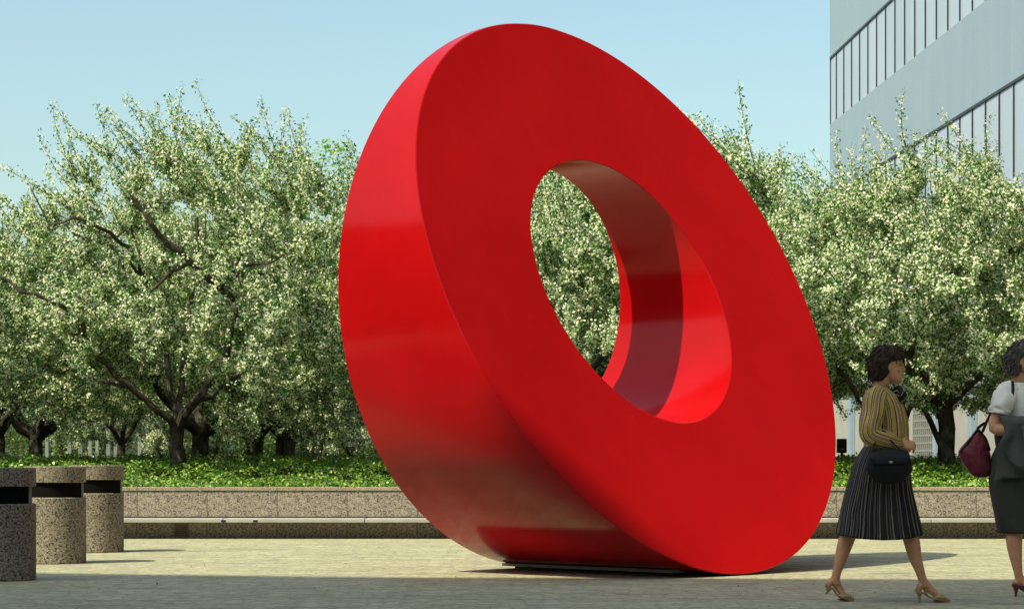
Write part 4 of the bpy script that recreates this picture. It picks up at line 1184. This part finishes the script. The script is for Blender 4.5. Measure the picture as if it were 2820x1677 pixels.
geos += foot_pts(-0.036, -0.05) + foot_pts(0.21, 0.02)
fused('body', geos, M['skin_b'], p2, 0.0075, 2)
face_parts(HC2, p2, 1.03)
hair_piece('hair', [(-0.112, -0.10, -0.005, 0.082), (-0.085, -0.118, 0.008, 0.094), (-0.05, -0.128, 0.028, 0.100), (-0.01, -0.132, 0.045, 0.102), (0.02, -0.130, 0.068, 0.102), (0.04, -0.128, 0.110, 0.100), (0.065, -0.122, 0.132, 0.096), (0.09, -0.110, 0.124, 0.086), (0.115, -0.085, 0.095, 0.068), (0.138, -0.045, 0.055, 0.044), (0.146, -0.015, 0.02, 0.018)], HC2, M['hair_grey'], p2, 0.008, 11, 4, 520, 1.6)
tr = h_rings([(1.04, -0.150, 0.150, 0.180), (1.12, -0.145, 0.150, 0.172), (1.22, -0.140, 0.165, 0.176), (1.32, -0.142, 0.172, 0.186), (1.41, -0.148, 0.140, 0.192), (1.47, -0.142, 0.10, 0.182), (1.505, -0.125, 0.062, 0.142), (1.525, -0.105, 0.046, 0.098), (1.532, -0.098, 0.044, 0.086)], 64, 5)
K, Nn = tr.shape[:2]
aa = np.linspace(0, 2 * PI, Nn, endpoint=False)[None]; zz = np.linspace(0, 1, K)[:, None]
tr[..., :2] *= (1 + 0.014 * np.sin(9 * aa + 5 * zz) * (1 - zz) + 0.012 * np.sin(5 * aa - 17 * zz))[..., None]
uv_loft('blouse', tr, M['white_cloth'], p2)
sleeve([(-0.035, -0.10, 1.49), (-0.04, -0.16, 1.462), vw(-0.178, -0.182, 1.40), vw(-0.205, -0.19, 1.335), vw(-0.212, -0.19, 1.305)], [0.055, 0.078, 0.080, 0.076, 0.074], M['white_cloth'], seed=3)
sleeve([(-0.035, 0.10, 1.49), (-0.04, 0.16, 1.462), vw(0.175, 0.155, 1.40), vw(0.19, 0.148, 1.335), vw(0.195, 0.145, 1.305)], [0.055, 0.078, 0.080, 0.076, 0.074], M['white_cloth'], seed=5)
sk = np.array([[vw(*q) for q in ring_] for ring_ in h_rings([(1.13, -0.165, 0.165, 0.15), (1.05, -0.205, 0.20, 0.17), (0.95, -0.232, 0.225, 0.185), (0.82, -0.238, 0.235, 0.19), (0.68, -0.225, 0.232, 0.185), (0.55, -0.200, 0.235, 0.175), (0.455, -0.178, 0.240, 0.165)], 72, 5)])
K, Nn = sk.shape[:2]
aa = np.linspace(0, 2 * PI, Nn, endpoint=False)[None]; zz = np.linspace(0, 1, K)[:, None]
c_ = sk.mean(1, keepdims=True)
sk += unit((sk - c_) * np.array([1, 1, 0])) * (0.007 * zz * np.sin(7 * aa + 2 * zz) + 0.004 * np.sin(4 * aa - 9 * zz))[..., None]
inner = (sk[-1:] - c_[-1:]) * np.array([0.96, 0.96, 1]) + c_[-1:] + np.array([0, 0, 0.012])
uv_loft('skirt', np.concatenate([sk, inner], 0), M['charcoal'], p2)
for ax, ay in ((-0.036, -0.05), (0.21, 0.02)):
    hold = bpy.data.objects.new('shoe', None)
    s_ = heel_shoe(p2, (-0.026, 0.064), (0.125, 0.0165), (0.188, 0.0165), (-0.026, 0.0), 0.0, 1.0, M['brown_leather'], closed=True)
    bpy.data.objects.remove(hold)
    s_.location = vw(ax, ay, 0); s_.rotation_euler = (0, 0, -YAW)
# dark red shoulder bag
rb = tag(empty('shoulder_bag', (p2.location.x, ZP2, 0)), 'slouchy dark red leather shoulder bag hanging behind the white blouse person', 'handbag')
outl = catmull(np.array([(-0.327, 1.208), (-0.39, 1.125), (-0.458, 1.040), (-0.425, 0.955), (-0.362, 0.868), (-0.30, 0.850), (-0.235, 0.872), (-0.228, 0.98), (-0.236, 1.06), (-0.27, 1.15), (-0.322, 1.210)]), 4)[:-1]
oc = outl.mean(0)
Rg = []
for s_, t_ in ((0.02, -0.060), (0.45, -0.056), (0.78, -0.044), (0.95, -0.024), (1.0, 0.0), (0.95, 0.024), (0.78, 0.044), (0.45, 0.056), (0.02, 0.060)):
    q = oc + (outl - oc) * s_
    wob = 0.008 * np.sin(7 * np.arctan2(outl[:, 1] - oc[1], outl[:, 0] - oc[0]) + 5 * s_) * s_
    Rg.append(np.stack([q[:, 0], 0.02 + t_ + wob, q[:, 1]], 1))
smooth_obj('bag_body', rings_to_geo(np.array(Rg)), M['red_leather'], rb)
smooth_obj('strap', limb([(-0.322, 0.02, 1.205), (-0.262, 0.0, 1.25), (-0.165, -0.135, 1.29), (-0.140, -0.225, 1.36), (-0.118, -0.215, 1.45), (-0.105, -0.155, 1.525), (-0.10, -0.09, 1.533), (-0.12, 0.02, 1.46), (-0.22, 0.08, 1.30), (-0.28, 0.05, 1.18)], [(0.011, 0.004)] * 10, hint=(1, 0, 0), Nn=10, k=6), M['black_leather'], rb)
smooth_obj('top_edge', limb([(-0.330, -0.012, 1.195), (-0.39, -0.012, 1.115), (-0.452, -0.012, 1.035)], [(0.010, 0.006)] * 3, Nn=8), M['black_leather'], rb)
smooth_obj('side_edge', limb([(-0.322, -0.012, 1.20), (-0.268, -0.014, 1.135), (-0.238, -0.014, 1.05)], [(0.010, 0.006)] * 3, Nn=8), M['black_leather'], rb)
# grey jacket draped over the forearm
jk = tag(empty('jacket', (p2.location.x, ZP2, 0)), 'grey jacket draped over the forearm of the person in the white blouse', 'jacket')
U_, V_ = 44, 40
grid = np.zeros((U_, V_, 3))
for a_ in range(U_):
    u = a_ / (U_ - 1); x = -0.215 + 0.46 * u
    y_arm = -0.222 - 0.075 * min(1, u * 1.6); z_top = 1.285 + 0.012 * math.sin(9 * u) - 0.02 * u
    hem_f = 1.02 + 0.10 * math.sin(5.2 * u + 2.6) - 0.05 * u; hem_b = 0.81 + 0.10 * u + 0.02 * math.sin(8 * u)
    for b_ in range(V_):
        v = b_ / (V_ - 1)
        if v < 0.45:
            f = v / 0.45; z = hem_b + (z_top - 0.05 - hem_b) * f; y = y_arm + 0.070 + 0.014 * math.sin(17 * u + 4 * f) * (1 - f)
        elif v < 0.6:
            f = (v - 0.45) / 0.15; an = PI * f; z = z_top - 0.05 + 0.052 * math.sin(an); y = y_arm + 0.070 * math.cos(an)
        else:
            f = (v - 0.6) / 0.4; z = z_top - 0.05 - (z_top - 0.05 - hem_f) * f; y = y_arm - 0.070 - 0.024 * math.sin(15 * u + 3 * f) * f - 0.012 * math.sin(31 * u) * f
        xx = x + (0.02 * math.sin(11 * v + 3 * u)) - (0.028 * (0.45 - v) / 0.45 if v < 0.45 else 0)
        grid[a_, b_] = (xx, y, z + 0.006 * math.sin(19 * u + 13 * v))
Vj = grid.reshape(-1, 3).tolist()
Fj = [(a_ * V_ + b_, a_ * V_ + b_ + 1, (a_ + 1) * V_ + b_ + 1, (a_ + 1) * V_ + b_) for a_ in range(U_ - 1) for b_ in range(V_ - 1)]
jo = mesh_obj('folded_cloth', Vj, Fj, [M['grey_cloth']], jk, smooth=True)
md = jo.modifiers.new('thick', 'SOLIDIFY'); md.thickness = 0.008; md.offset = 0
smooth_obj('sleeve', limb([(-0.02, -0.36, 1.215), (-0.01, -0.385, 1.12), (0.0, -0.38, 1.04), (0.005, -0.375, 0.985)], [(0.070, 0.022), (0.066, 0.026), (0.060, 0.024), (0.052, 0.02)], hint=(1, 0, 0), Nn=18), M['grey_cloth'], jk)
